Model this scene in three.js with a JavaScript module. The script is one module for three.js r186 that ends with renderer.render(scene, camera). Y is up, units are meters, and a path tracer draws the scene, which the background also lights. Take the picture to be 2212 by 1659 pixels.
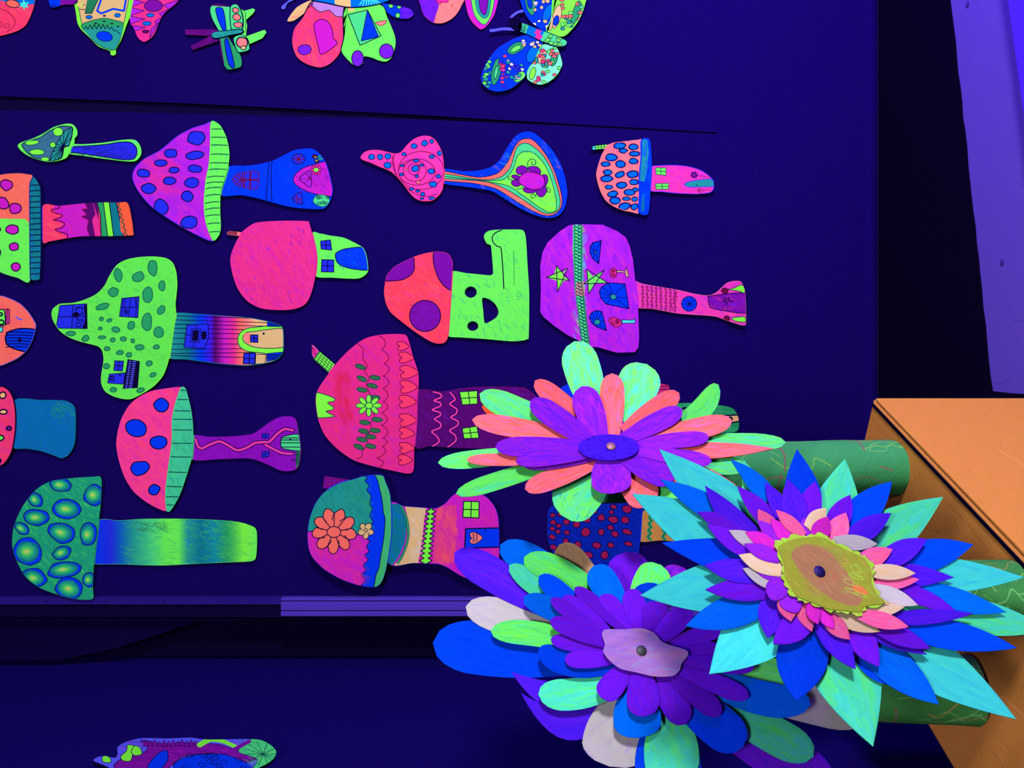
import * as THREE from 'three';
import { RectAreaLightUniformsLib } from 'three/addons/lights/RectAreaLightUniformsLib.js';
import { RoundedBoxGeometry } from 'three/addons/geometries/RoundedBoxGeometry.js';
import { mergeGeometries } from 'three/addons/utils/BufferGeometryUtils.js';

// ---------------------------------------------------------------- camera, lamps, exposure
// The photographer held the phone sideways: real "up" (+Y) runs to the left of the picture.
const FW = 2212, FH = 1659, FOCAL = 1650;
const CAM = new THREE.Vector3(0, 0.608, 1.287);
const scene = new THREE.Scene();
scene.background = new THREE.Color(0x000000);
const camera = new THREE.PerspectiveCamera(2 * Math.atan(FH / 2 / FOCAL) * 180 / Math.PI, FW / FH, 0.02, 20);
camera.position.copy(CAM);
camera.up.set(1, 0, 0);
camera.lookAt(CAM.x, CAM.y, 0);
scene.add(camera);
const renderer = new THREE.WebGLRenderer({ antialias: true });
renderer.toneMapping = THREE.LinearToneMapping;
renderer.toneMappingExposure = 1.0;
renderer.shadowMap.enabled = true;
RectAreaLightUniformsLib.init();

const LAMP_MAIN = { pos: [1.3, 0.6, 1.55], aim: [-0.2, 0.62, 0.25], w: 0.26, h: 0.2, color: [0.56, 0.43, 1.0], power: 430 };
const LAMP_FILL = { pos: [0.25, 1.75, 2.55], aim: [-0.15, 0.75, 0], w: 0.6, h: 0.3, color: [0.56, 0.43, 1.0], power: 125 };
const STRIP_GLOW = { color: [0.16, 0.01, 1.0], power: 7 };
const LAMP_SIDE = { pos: [1.0, 0.3, 0.55], aim: [0.25, 0.0, 0.3], w: 0.14, h: 0.1, color: [0.14, 0.01, 1.0], power: 260 };

// ---------------------------------------------------------------- helpers
let seed = 12345;
const rnd = () => { seed = (seed * 1664525 + 1013904223) >>> 0; return seed / 4294967296; };
const rr = (a, b) => a + (b - a) * rnd();
const V = (x, y, z) => new THREE.Vector3(x, y, z);
const taken = {};
function numbered(name) { const n = taken[name] = (taken[name] ?? -1) + 1; return n ? `${name}_${String(n).padStart(3, '0')}` : name; }
function tag(o, label, category, group) { o.userData.label = label; o.userData.category = category; if (group) o.userData.group = group; return o; }
function shadows(o) { o.traverse((m) => { if (m.isMesh) { m.castShadow = true; m.receiveShadow = true; } }); return o; }
function mesh(name, geo, mat, parent) { const m = new THREE.Mesh(geo, mat); m.name = name; m.castShadow = m.receiveShadow = true; if (parent) parent.add(m); return m; }
function thing(name, label, category, pos, group) { const g = new THREE.Group(); g.name = numbered(name); g.position.copy(pos); scene.add(g); return tag(g, label, category, group); }
function struct(name, geo, mat) { const m = mesh(name, geo, mat, scene); m.userData.kind = 'structure'; return m; }
// a spot in the room: ray of sight at the given distance in front of the lens
const ray = (px, py) => V((FH / 2 - py) / FOCAL, -(px - FW / 2) / FOCAL, -1);
const at = (px, py, d) => ray(px, py).multiplyScalar(d).add(CAM);
const onZ = (px, py, z) => at(px, py, CAM.z - z);
const onY = (px, py, y) => at(px, py, (CAM.y - y) * FOCAL / (px - FW / 2));

// highlighter, felt-pen and paper pigments, with blacklight glow and violet cast mixed in
const P = { green: '#5df539', lime: '#70fa2b', mint: '#40d758', teal: '#1d9862', tealdark: '#0b755b', cyan: '#3ce695', sky: '#2aba9c', blue: '#0036a3', royal: '#1d2c9c', azure: '#006c9c', indigo: '#3c189f', violet: '#681d9c', purple: '#6c0e6c', plum: '#4b0847', magenta: '#b21d84', orchid: '#9c2299', pink: '#cc2c62', hotpink: '#d53b73', rose: '#de3b47', coral: '#de6c40', salmon: '#de7f54', orange: '#de5d25', cream: '#c4b554', white: '#bbcf95', lilac: '#a17f92', periwinkle: '#4d58aa', ink: '#07041f', inkred: '#5f0a25', inkgreen: '#07442b', emerald: '#219c40', forest: '#2a702b', gold: '#bb9c2b', brown: '#93702f', olive: '#79a117', potorange: '#ba842a', steel: '#336c62', peach: '#daba54', paper: '#0f033c', trim: '#382969', floor: '#52368e', black: '#07031c' };

function canvas(w, h, fill) { const c = document.createElement('canvas'); c.width = Math.round(w); c.height = Math.round(h); const g = c.getContext('2d'); if (fill) { g.fillStyle = fill; g.fillRect(0, 0, c.width, c.height); } return [c, g]; }
function tex(c, rx, ry) { const t = new THREE.CanvasTexture(c); t.colorSpace = THREE.SRGBColorSpace; t.wrapS = t.wrapT = THREE.RepeatWrapping; if (rx) t.repeat.set(rx, ry); t.anisotropy = 8; return t; }
const matte = (o) => new THREE.MeshPhysicalMaterial({ roughness: 0.95, specularIntensity: 0.06, ...o });           // dry paper, felt-pen ink, cloth
const pairs = (a) => { const o = []; for (let i = 0; i < a.length; i += 2) o.push([a[i], a[i + 1]]); return o; };
// closed or open smooth curve through points
function smooth(pts, closed, n = 6) {
  const o = [], L = pts.length, P_ = (i) => closed ? pts[(i + L) % L] : pts[Math.max(0, Math.min(L - 1, i))];
  for (let i = 0; i < (closed ? L : L - 1); i++) {
    const [a, b, c, d] = [P_(i - 1), P_(i), P_(i + 1), P_(i + 2)];
    // sharp corners stay sharp
    for (let k = 0; k < n; k++) {
      const t = k / n, t2 = t * t, t3 = t2 * t, s = 0.42;
      o.push([0, 1].map((j) => { const m0 = s * (c[j] - a[j]), m1 = s * (d[j] - b[j]); return (2 * t3 - 3 * t2 + 1) * b[j] + (t3 - 2 * t2 + t) * m0 + (-2 * t3 + 3 * t2) * c[j] + (t3 - t2) * m1; }));
    }
  }
  if (!closed) o.push(pts[L - 1]);
  return o;
}
// drawing pen that works in the units of a zoomed crop
class Pen {
  constructor(g, k) { this.g = g; this.k = k; this.box = [0, 0, 1, 1]; }
  path(pts, closed = true) { const g = this.g; g.beginPath(); pts.forEach((p, i) => i ? g.lineTo(p[0], p[1]) : g.moveTo(p[0], p[1])); if (closed) g.closePath(); }
  poly(a, fill, stroke, w = 1.3, sm = true) { let p = pairs(a); if (sm) p = smooth(p, true); this.path(p); if (fill) { this.g.fillStyle = fill; this.g.fill(); } if (stroke) this.stroke(stroke, w); }
  quad(a, fill, stroke, w = 1.2) { this.poly(a, fill, stroke, w, false); }
  stroke(c, w) { const g = this.g; g.strokeStyle = c; g.lineWidth = 1.2 * w * this.k; g.lineJoin = g.lineCap = 'round'; g.stroke(); }
  line(a, c = P.ink, w = 1.3, sm = true) { let p = pairs(a); if (sm && p.length > 2) p = smooth(p, false); this.path(p, false); this.stroke(c, w); }
  oval(x, y, rx, ry, rot = 0, fill, stroke, w = 1.3) { const g = this.g; g.beginPath(); g.ellipse(x, y, rx, ry, rot, 0, 7); if (fill) { g.fillStyle = fill; g.fill(); } if (stroke) this.stroke(stroke, w); }
  blob(x, y, rx, ry, rot, fill, stroke, w = 1.3) { const p = []; for (let i = 0; i < 9; i++) { const a = i / 9 * 6.283, q = rr(0.9, 1.08), u = Math.cos(a) * rx * q, v = Math.sin(a) * ry * q; p.push(x + u * Math.cos(rot) - v * Math.sin(rot), y + u * Math.sin(rot) + v * Math.cos(rot)); } this.poly(p, fill, stroke, w); }
  // felt-pen strokes
  scrib(colors, n, angle, len, w, alpha = 0.3, box = this.box) {
    const g = this.g; g.save(); g.lineCap = 'round';
    for (let i = 0; i < n * 2; i++) {
      g.globalAlpha = alpha * rr(0.25, 0.85);
      const x = rr(box[0], box[2]), y = rr(box[1], box[3]), a = angle + rr(-0.5, 0.5), l = len * this.k * rr(0.4, 1.2), c = Math.cos(a) * l / 2, s = Math.sin(a) * l / 2;
      g.strokeStyle = colors[Math.floor(rnd() * colors.length)]; g.lineWidth = w * this.k * rr(0.4, 1.8);
      g.beginPath(); g.moveTo(x - c, y - s); g.quadraticCurveTo(x + rr(-1, 1) * l * 0.1, y + rr(-1, 1) * l * 0.1, x + c, y + s); g.stroke();
    }
    g.restore();
  }
  grad(stops, x0, x1) { const q = this.g.createLinearGradient(x0, 0, x1, 0); stops.forEach(([t, c]) => q.addColorStop(t, c)); this.g.fillStyle = q; const b = this.box; this.g.fillRect(b[0], b[1], b[2] - b[0], b[3] - b[1]); }
  fill(c) { const b = this.box; this.g.fillStyle = c; this.g.fillRect(b[0], b[1], b[2] - b[0], b[3] - b[1]); }
  pane(a, fill, stroke = P.ink, w = 1.3) { this.quad(a, fill, stroke, w); const m = (i, j) => [(a[i] + a[j]) / 2, (a[i + 1] + a[j + 1]) / 2]; this.line([...m(0, 2), ...m(4, 6)], stroke, w); this.line([...m(2, 4), ...m(6, 0)], stroke, w); }
}
const crop = (x0, y0, x1, W = 2212) => ({ x0, y0, k: W / (x1 - x0) });

// ---------------------------------------------------------------- the room
const WX = -0.4875, ROOM_R = 2.3, ROOM_F = 3.0, ROOM_H = 2.5;
function paperTexture(base, light, dark, n = 5000) {
  const [c, g] = canvas(512, 512, base), p = new Pen(g, 1); p.box = [0, 0, 512, 512];
  p.scrib([light, dark], n, 0.4, 6, 0.8, 0.10); p.scrib([light, dark], n, 1.9, 5, 0.6, 0.10);
  return c;
}
const blackPaper = paperTexture('#0e0338', '#14064a', '#0a0228');  // black paper; the lamps' violet cast is painted into its colour
const paperTex = tex(blackPaper, 1.4, 1.4);
const [ripC, ripG] = canvas(256, 256, '#808080'); // soft ripples of hanging paper
for (let i = 0; i < 60; i++) { const x = rr(0, 256), y = rr(0, 256), r = rr(24, 70), v = i % 2 ? '255,255,255' : '0,0,0'; for (const [ox, oy] of [[0, 0], [256, 0], [-256, 0], [0, 256], [0, -256]]) { const q = ripG.createRadialGradient(x + ox, y + oy, 0, x + ox, y + oy, r); q.addColorStop(0, `rgba(${v},0.22)`); q.addColorStop(1, `rgba(${v},0)`); ripG.fillStyle = q; ripG.save(); ripG.translate(x + ox, y + oy); ripG.scale(1, 0.5); ripG.translate(-x - ox, -y - oy); ripG.fillRect(x + ox - r, y + oy - r, 2 * r, 2 * r); ripG.restore(); } }
const ripT = new THREE.CanvasTexture(ripC); ripT.wrapS = ripT.wrapT = THREE.RepeatWrapping; ripT.repeat.set(1.4, 1.4);
const M = {
  paper: matte({ map: paperTex, bumpMap: ripT, bumpScale: 0.012 }),
  cloth: matte({ color: '#050212' }),
  dark: matte({ color: '#0a0420' }),
  black: matte({ color: '#040210' }),
  housing: new THREE.MeshStandardMaterial({ color: '#0a0a10', roughness: 0.5 }),
};
const box = (x0, x1, y0, y1, z0, z1) => { const b = new THREE.BoxGeometry(x1 - x0, y1 - y0, z1 - z0); b.translate((x0 + x1) / 2, (y0 + y1) / 2, (z0 + z1) / 2); return b; };
const RX = onZ(0, 1333, 0).x;                                       // where the papered back wall ends beside the recess
struct('wall_back', box(RX, ROOM_R, 0, ROOM_H, -0.12, 0), M.dark);
struct('wall_recess', box(WX - 0.1, RX, 0, ROOM_H, -0.3, -0.2), M.black);
struct('wall_left', box(WX - 0.1, WX, 0, ROOM_H, -0.2, ROOM_F), matte({ color: '#0d0440' }));  // black side wall with the violet cast mixed into its colour
struct('wall_right', box(ROOM_R, ROOM_R + 0.1, 0, ROOM_H, -0.12, ROOM_F), M.dark);
struct('wall_front', box(WX, ROOM_R, 0, ROOM_H, ROOM_F, ROOM_F + 0.1), M.dark);
struct('ceiling', box(WX - 0.1, ROOM_R + 0.1, ROOM_H, ROOM_H + 0.1, -0.3, ROOM_F + 0.1), M.dark);
{ // worn pale floor, violet lamp cast put into its base colour
  const [c, g] = canvas(1024, 1024, '#5a4a8c'), p = new Pen(g, 1); p.box = [0, 0, 1024, 1024];
  p.scrib(['#67569a', '#4d3f7c'], 1500, 0.2, 60, 5, 0.06); p.scrib(['#3a2f60', '#6d5ea2'], 260, 0.5, 14, 1.2, 0.3);
  for (let i = 0; i < 26; i++) { const x = rr(0, 1024), y = rr(0, 1024); p.line([x, y, x + rr(-20, 20), y + rr(10, 40), x + rr(-20, 20), y + rr(30, 70)], '#4a3d78', 1.2); }
  const t = tex(c); const geo = box(WX - 0.1, ROOM_R + 0.1, -0.1, 0, -0.3, ROOM_F + 0.1), uv = geo.attributes.uv, ps = geo.attributes.position;
  for (let i = 0; i < uv.count; i++) uv.setXY(i, ps.getX(i) * 1.1, ps.getZ(i) * 1.1);
  const fl = struct('floor', geo, matte({ map: t, roughness: 0.6, specularIntensity: 0.2 }));
  for (const [x, y] of [[2090, 8], [2164, 566]]) { const q = onY(x, y, 0.001), s = new THREE.CylinderGeometry(0.0035, 0.0038, 0.0012, 20); s.translate(q.x, 0.0006, q.z); mesh('screw_head', s, matte({ color: '#3c2f6c' }), fl); }
}
function slab(pts, place, thick, uvScale = 1) { // flat sheet from world points in a plane with its own normal, real thickness
  const s = new THREE.Shape(pts.map((p) => new THREE.Vector2(p[0], p[1]))), g = new THREE.ExtrudeGeometry(s, { depth: thick, bevelEnabled: false });
  const uv = g.attributes.uv, ps = g.attributes.position; for (let i = 0; i < uv.count; i++) uv.setXY(i, ps.getX(i) * uvScale, ps.getY(i) * uvScale);
  return g;
}
function wallSheet(name, label, px, z) {
  const pts = pairs(px).map(([x, y]) => { const q = onZ(x, y, z); return [q.x, q.y]; }), c = [0, 1].map((j) => pts.reduce((a, p) => a + p[j], 0) / pts.length);
  const g = slab(pts.map((p) => [p[0] - c[0], p[1] - c[1]]), null, 0.0008, 1);
  const m = mesh(numbered(name), g, M.paper, scene); m.position.set(c[0], c[1], z - 0.0008); return tag(m, label, 'paper');
}
wallSheet('black_paper_sheet', 'black backing paper tinted with violet lamp light behind the mushroom cut-outs', [-160, 236, 300, 243, 900, 258, 1300, 274, 1566, 288, 1573, 700, 1576, 1290, 700, 1289, -160, 1287], 0.004);
wallSheet('black_paper_sheet', 'black backing paper tinted with violet lamp light behind the butterfly cut-outs, overlapping the mushroom sheet', [-160, 200, 0, 208, 420, 224, 900, 248, 1300, 272, 1550, 286, 1549, 100, 1546, -500, -160, -500], 0.007);
wallSheet('black_paper_sheet', 'black paper strip tinted with violet lamp light below the mushroom sheet, empty but for the stem ends', [1500, -500, 1500, 1289, 1660, 1289, 1660, -500], 0.0011);
{ // lowest paper runs down the wall and sweeps out on to the floor
  const pr = [], y0 = onZ(1640, 0, 0).y, R = 0.014;
  pr.push([0.0022, y0]);
  for (let i = 0; i <= 10; i++) { const a = i / 10 * Math.PI / 2; pr.push([0.0022 + R - R * Math.cos(a), 0.003 + R - R * Math.sin(a)]); }
  pr.push([0.022, 0.003]);
  const s = new THREE.Shape(); pr.forEach((p, i) => i ? s.lineTo(p[0], p[1]) : s.moveTo(p[0], p[1])); pr.slice().reverse().forEach((p, i) => s.lineTo(Math.max(0.0012, p[0] - 0.0009), Math.max(0.002, p[1] - (i < 2 ? 0.0008 : 0))));
  const x0 = onZ(0, 1300, 0).x, x1 = 1.6, g = new THREE.ExtrudeGeometry(s, { depth: x1 - x0, bevelEnabled: false, curveSegments: 4 });
  g.rotateY(-Math.PI / 2); g.translate((x1 - x0) / 2, 0, 0);
  const uv = g.attributes.uv, ps = g.attributes.position; for (let i = 0; i < uv.count; i++) uv.setXY(i, ps.getX(i), ps.getY(i) + ps.getZ(i));
  const m = mesh(numbered('black_paper_sheet'), g, M.paper, scene); m.position.x = (x0 + x1) / 2; tag(m, 'black paper tinted with violet lamp light at the foot of the wall, curving out to the floor', 'paper');
}
{ // black sheet on the floor with a torn edge
  const e = []; const A = onY(2055, 0, 0), B = onY(2145, 845, 0), dir = B.clone().sub(A);
  for (let t = -1.6; t <= 1.0001; t += 0.04) e.push([A.x + dir.x * t, -(A.z + dir.z * t + rr(-0.0012, 0.0012))]);
  const pts = [[WX, -0.0215], [1.39, -0.0215], ...e];
  const xe = onY(2145, 850, 0).x; for (let z = 0.36; z < 2.0; z += 0.05) pts.push([xe + rr(-0.0012, 0.0012), -z]);
  pts.push([WX, -2.0]);
  const g = slab(pts, null, 0.0015); g.rotateX(-Math.PI / 2);
  const m = mesh('black_floor_sheet', g, M.cloth, scene); m.position.y = 0.0002; tag(m, 'black sheet with a ragged edge spread over the pale floor', 'floor sheet');
}
{ // measuring strip printed with centimetres and ribbed moulding beside the recess
  const [c, g] = canvas(1400, 40, '#231552'), p = new Pen(g, 1), k = 1400 / 760;  // strip base colour takes on the violet lamp cast
  for (let x = 0; x < 760; x += 1.28) { const n = Math.round((760 - x) / 1.28), big = n % 10 === 0; g.fillStyle = '#150a38'; g.fillRect(x * k, 0, 1.2, big ? 14 : n % 5 === 0 ? 10 : 6); }
  g.fillStyle = '#120833'; g.font = 'bold 17px sans-serif';
  for (let n = 1; n < 56; n++) { const x = (611 - n * 12.75 + 150) * k; g.save(); g.translate(x, 24); g.rotate(Math.PI); g.font = n % 10 ? '11px sans-serif' : 'bold 18px sans-serif'; g.textAlign = 'center'; g.fillText(String(n % 10 ? n % 10 : n), 0, 3); g.restore(); }
  const a = onZ(-150, 1287, 0.004), b = onZ(610, 1305, 0.004);
  const geo = new THREE.BoxGeometry(a.x - b.x, a.y - b.y, 0.003), uv = geo.attributes.uv, ps = geo.attributes.position;
  for (let i = 0; i < uv.count; i++) uv.setXY(i, 0.5 - ps.getY(i) / (a.y - b.y), 0.5 + ps.getX(i) / (a.x - b.x));
  const m = mesh('measuring_strip', geo, matte({ map: tex(c) }), scene); m.position.set((a.x + b.x) / 2, (a.y + b.y) / 2, 0.004); tag(m, 'white measuring strip tinted with violet lamp light, with centimetre numbers beside the backing paper', 'ruler');
  const top = onZ(607, 1291, 0.014), bot = onZ(607, 1331, 0.014), w = top.x - bot.x, h = top.y;
  const t = thing('ribbed_moulding', 'white ribbed moulding tinted with violet lamp light standing beside the white petal', 'moulding', V((top.x + bot.x) / 2, 0, 0));
  const mt = matte({ color: '#43337a' });  // white moulding, violet light put into the colour
  mesh('backing_board', box(-w / 2, w / 2, 0.002, h, 0.001, 0.009), mt, t);
  for (const [u0, u1] of [[-0.5, -0.22], [-0.18, 0.3], [0.34, 0.5]]) { const r = new RoundedBoxGeometry((u1 - u0) * w, h - 0.002, 0.009, 2, 0.002); r.translate((u0 + u1) / 2 * w, h / 2 + 0.001, 0.0125); mesh('rib', r, mt, t); }
}
{ // black cloth hung in the recess
  const z = -0.03, pts = pairs([-160, 1334, 620, 1336, 430, 1342, 250, 1400, 130, 1425, -160, 1430]).map(([x, y]) => { const q = onZ(x, y, z); return [q.x, q.y]; });
  const m = mesh('recess_cloth', slab(pts, null, 0.002), matte({ color: '#080322' }), scene); m.position.z = z; tag(m, 'black cloth hanging slantwise in the dark recess', 'cloth');
  const a = onZ(200, 1345, -0.06), b = onZ(1885, 1416, -0.06);
  struct('trim_1', box(b.x, RX, 0, 1.5, -0.08, -0.06), matte({ color: '#070318' }));  // board across part of the recess back
}

// ---------------------------------------------------------------- lamps (main floodlight, with an added fill, side spot and glowing strip)
function areaLamp(name, label, L, build) {
  const pos = V(...L.pos), t = thing(name, label, 'lamp', V(pos.x, 0, pos.z));
  const col = new THREE.Color().setRGB(...L.color), head = new THREE.Group(); head.position.set(0, pos.y, 0);
  const dir = V(...L.aim).sub(pos).normalize(); head.quaternion.setFromUnitVectors(V(0, 0, -1), dir);
  const body = new RoundedBoxGeometry(L.w + 0.04, L.h + 0.04, 0.05, 3, 0.01); body.translate(0, 0, 0.03); body.applyQuaternion(head.quaternion); body.translate(0, pos.y, 0); mesh('housing', body, M.housing, t);
  const lens = new RoundedBoxGeometry(L.w, L.h, 0.006, 2, 0.002); lens.translate(0, 0, 0.004); lens.applyQuaternion(head.quaternion); lens.translate(0, pos.y, 0);
  mesh('lens', lens, new THREE.MeshStandardMaterial({ color: '#201030', emissive: col, emissiveIntensity: 2 }), t);
  const light = new THREE.RectAreaLight(col, L.power, L.w, L.h); light.position.copy(pos).addScaledVector(dir, 0.004); light.castShadow = true; scene.add(light); light.lookAt(V(...L.aim));
  build(t, pos);
}
areaLamp('blacklight_floodlight', 'black floodlight on a low stand to the right of the display', LAMP_MAIN, (t, p) => {
  mesh('pole', new THREE.CylinderGeometry(0.014, 0.014, p.y - 0.13, 20).translate(0, (p.y - 0.13) / 2 + 0.01, 0.03), M.housing, t);
  mesh('foot', new THREE.CylinderGeometry(0.14, 0.15, 0.02, 36).translate(0, 0.01, 0.03), M.housing, t);
});
areaLamp('added_side_spot', 'added violet side light out of view, shaped as a spot on a short stand', LAMP_SIDE, (t, p) => {  // unseen light added to give the floor its blue-violet gradient
  mesh('pole', new THREE.CylinderGeometry(0.01, 0.01, p.y - 0.09, 16).translate(0.02, (p.y - 0.09) / 2 + 0.01, 0.02), M.housing, t);
  mesh('foot', new THREE.CylinderGeometry(0.07, 0.08, 0.016, 32).translate(0.02, 0.009, 0.02), M.housing, t);
});
areaLamp('added_fill_light', 'added fill light behind the viewer, shaped as a wide hanging fitting', LAMP_FILL, (t, p) => {  // fill added to even out the brightness across the wall
  for (const s of [-0.2, 0.2]) mesh('hanger', new THREE.CylinderGeometry(0.006, 0.006, ROOM_H - p.y - 0.1, 10).translate(s, (ROOM_H + p.y + 0.1) / 2, 0.04), M.housing, t);
});
{ // glowing strip added in place of the bright violet patch on the floor
  const H = 0.016, a = onY(2172, 0, H), b = onY(2212, 290, H), dir = a.clone().sub(b).normalize(), L = 0.62, mid = b.clone().addScaledVector(dir, L / 2 - 0.03).setY(0);
  const t = thing('added_glow_strip', 'added glowing strip in place of a bright violet patch on the pale floor', 'lamp', mid); t.rotation.y = -Math.atan2(dir.z, dir.x);
  const col = new THREE.Color().setRGB(...STRIP_GLOW.color);
  const tray = new RoundedBoxGeometry(L, 0.010, 0.07, 2, 0.003); tray.translate(0, 0.0052, 0.036); mesh('tray', tray, matte({ color: '#3c2c8c' }), t);
  const lens = new RoundedBoxGeometry(L - 0.004, 0.007, 0.066, 3, 0.003); lens.translate(0, 0.0125, 0.035);
  mesh('glow_panel', lens, new THREE.MeshStandardMaterial({ color: '#20106a', emissive: new THREE.Color().setRGB(0.04, 0.0, 0.9), emissiveIntensity: 0.95 }), t);
  const light = new THREE.RectAreaLight(col, STRIP_GLOW.power, L - 0.02, 0.05); light.castShadow = true; scene.add(light);
  light.position.copy(mid).add(V(0, 0.02, 0.035)); light.lookAt(light.position.clone().add(V(0.02, 1, -0.4)));
}
// ---------------------------------------------------------------- paper cut-outs
// each cut-out is one sheet of drawn-on paper: parts share one drawing, every part is cut out with real thickness
const K1 = 2.4;                                                     // drawing resolution
const bb = (pts) => [Math.min(...pts.map((p) => p[0])), Math.min(...pts.map((p) => p[1])), Math.max(...pts.map((p) => p[0])), Math.max(...pts.map((p) => p[1]))];
const backWall = { to2d: (px, py, off) => { const q = onZ(px, py, off); return [q.x, q.y]; }, set: (o, u, v, off) => o.position.set(u, v, off) };
const leftWall = { to2d: (px, py, off) => { const q = at(px, py, (WX + off) / ((FH / 2 - py) / FOCAL)); return [-q.z, q.y]; }, set: (o, u, v, off) => { o.position.set(WX + off, v, -u); o.rotation.y = Math.PI / 2; } };
function cutout(name, label, category, cr, off, parts, wall = backWall, group) {
  const ps = parts.map((q) => {
    const c = q.crop || cr; let o = pairs(q.o); o = q.hard ? o : smooth(o, true, 5);
    return { ...q, c, cropPts: o, px: o.map(([x, y]) => [c.x0 + x / c.k, c.y0 + y / c.k]) };
  });
  const all = bb(ps.flatMap((q) => q.px)), [x0, y0, x1, y1] = [all[0] - 3, all[1] - 3, all[2] + 3, all[3] + 3];
  const [cv, g] = canvas((x1 - x0) * K1, (y1 - y0) * K1, P.ink);
  for (const q of ps) {
    g.save(); g.setTransform(K1 / q.c.k, 0, 0, K1 / q.c.k, (q.c.x0 - x0) * K1, (q.c.y0 - y0) * K1);
    const p = new Pen(g, q.c.k); p.box = bb(q.cropPts); p.o = q.cropPts;
    p.path(q.cropPts); g.lineWidth = 3 * q.c.k; g.strokeStyle = q.edge || P.royal; g.stroke(); g.clip();
    q.draw(p, g); p.path(q.cropPts); p.stroke(q.edge || P.ink, q.ew ?? 2);
    g.restore();
  }
  const mat = matte({ map: tex(cv) });
  const pts2 = ps.map((q) => q.px.map(([x, y]) => wall.to2d(x, y, off))), [u0, v0, u1, v1] = bb(pts2.flat()), ac = [(u0 + u1) / 2, v0];
  const t = new THREE.Group(); t.name = numbered(name); scene.add(t); tag(t, label, category, group); wall.set(t, ac[0], ac[1], off);
  ps.forEach((q, i) => {
    const s = new THREE.Shape(pts2[i].map(([u, v]) => new THREE.Vector2(u - ac[0], v - ac[1])));
    // holes cut right through
    const s0 = s; if (q.holes) { s0.holes = q.holes.map((h) => new THREE.Path(smooth(pairs(h), true, 4).map(([x, y]) => { const w_ = wall.to2d(q.c.x0 + x / q.c.k, q.c.y0 + y / q.c.k, off); return new THREE.Vector2(w_[0] - ac[0], w_[1] - ac[1]); }))); }
    const geo = new THREE.ExtrudeGeometry(s0, { depth: 0.0009, bevelEnabled: false });
    // the print follows the sheet: affine map from the sheet to the drawing
    const e = (px, py) => wall.to2d(px, py, off), o_ = e(x0, y0), ex = e(x1, y0), ey = e(x0, y1), a = ex[0] - o_[0], b = ex[1] - o_[1], c = ey[0] - o_[0], d = ey[1] - o_[1], det = a * d - b * c;
    const uv = geo.attributes.uv, pp = geo.attributes.position;
    for (let k = 0; k < uv.count; k++) { const U = pp.getX(k) + ac[0] - o_[0], W = pp.getY(k) + ac[1] - o_[1]; uv.setXY(k, (d * U - c * W) / det, 1 - (a * W - b * U) / det); }
    geo.translate(0, 0, -0.0009 + (q.z || 0));
    mesh(q.name, geo, mat, t);
  });
  const zb = off - 0.001, pad = 0.012; // sticky foam pad that holds the sheet off the wall
  if (wall === backWall) { const cc = pts2[0].reduce((s, p) => [s[0] + p[0] / pts2[0].length, s[1] + p[1] / pts2[0].length], [0, 0]); const depth = zb - 0.0005; mesh('foam_pad', new THREE.BoxGeometry(pad, pad, depth).translate(cc[0] - ac[0], cc[1] - ac[1], -off + 0.0005 + depth / 2 - 0.001), M.dark, t); }
  return t;
}
const WH = 0.011;
const spots = (p, list, fill, stroke = P.ink, w = 1.3) => list.forEach(([x, y, rx, ry, r = 0]) => p.blob(x, y, rx, ry, r, fill, stroke, w));
const cA = crop(0, 240, 400), cB = crop(280, 250, 740), cC = crop(760, 270, 1240), cD = crop(1260, 290, 1560), cE = crop(0, 520, 400), cF = crop(340, 460, 820), cG = crop(820, 480, 1160, 2089), cH = crop(1150, 470, 1630), cI = crop(660, 710, 1180), cJ = crop(0, 810, 430), cL = crop(240, 820, 670), cN = crop(0, 1020, 570), cO = crop(650, 1010, 1100), cQ = crop(960, 960, 1480), cR = crop(1300, 730, 1720), cS = crop(0, 0, 640), cT = crop(600, 0, 1300), cU = crop(0, 1200, 712);
const hatch = (p, ys, x0, x1, c = P.ink, dy = 0, w = 1.4) => ys.forEach((y) => p.line([x0, y + dy, (x0 + x1) / 2, y - dy * 0.4, x1, y - dy], c, w));
const range = (a, b, s) => { const o = []; for (let x = a; x <= b; x += s) o.push(x); return o; };

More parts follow.
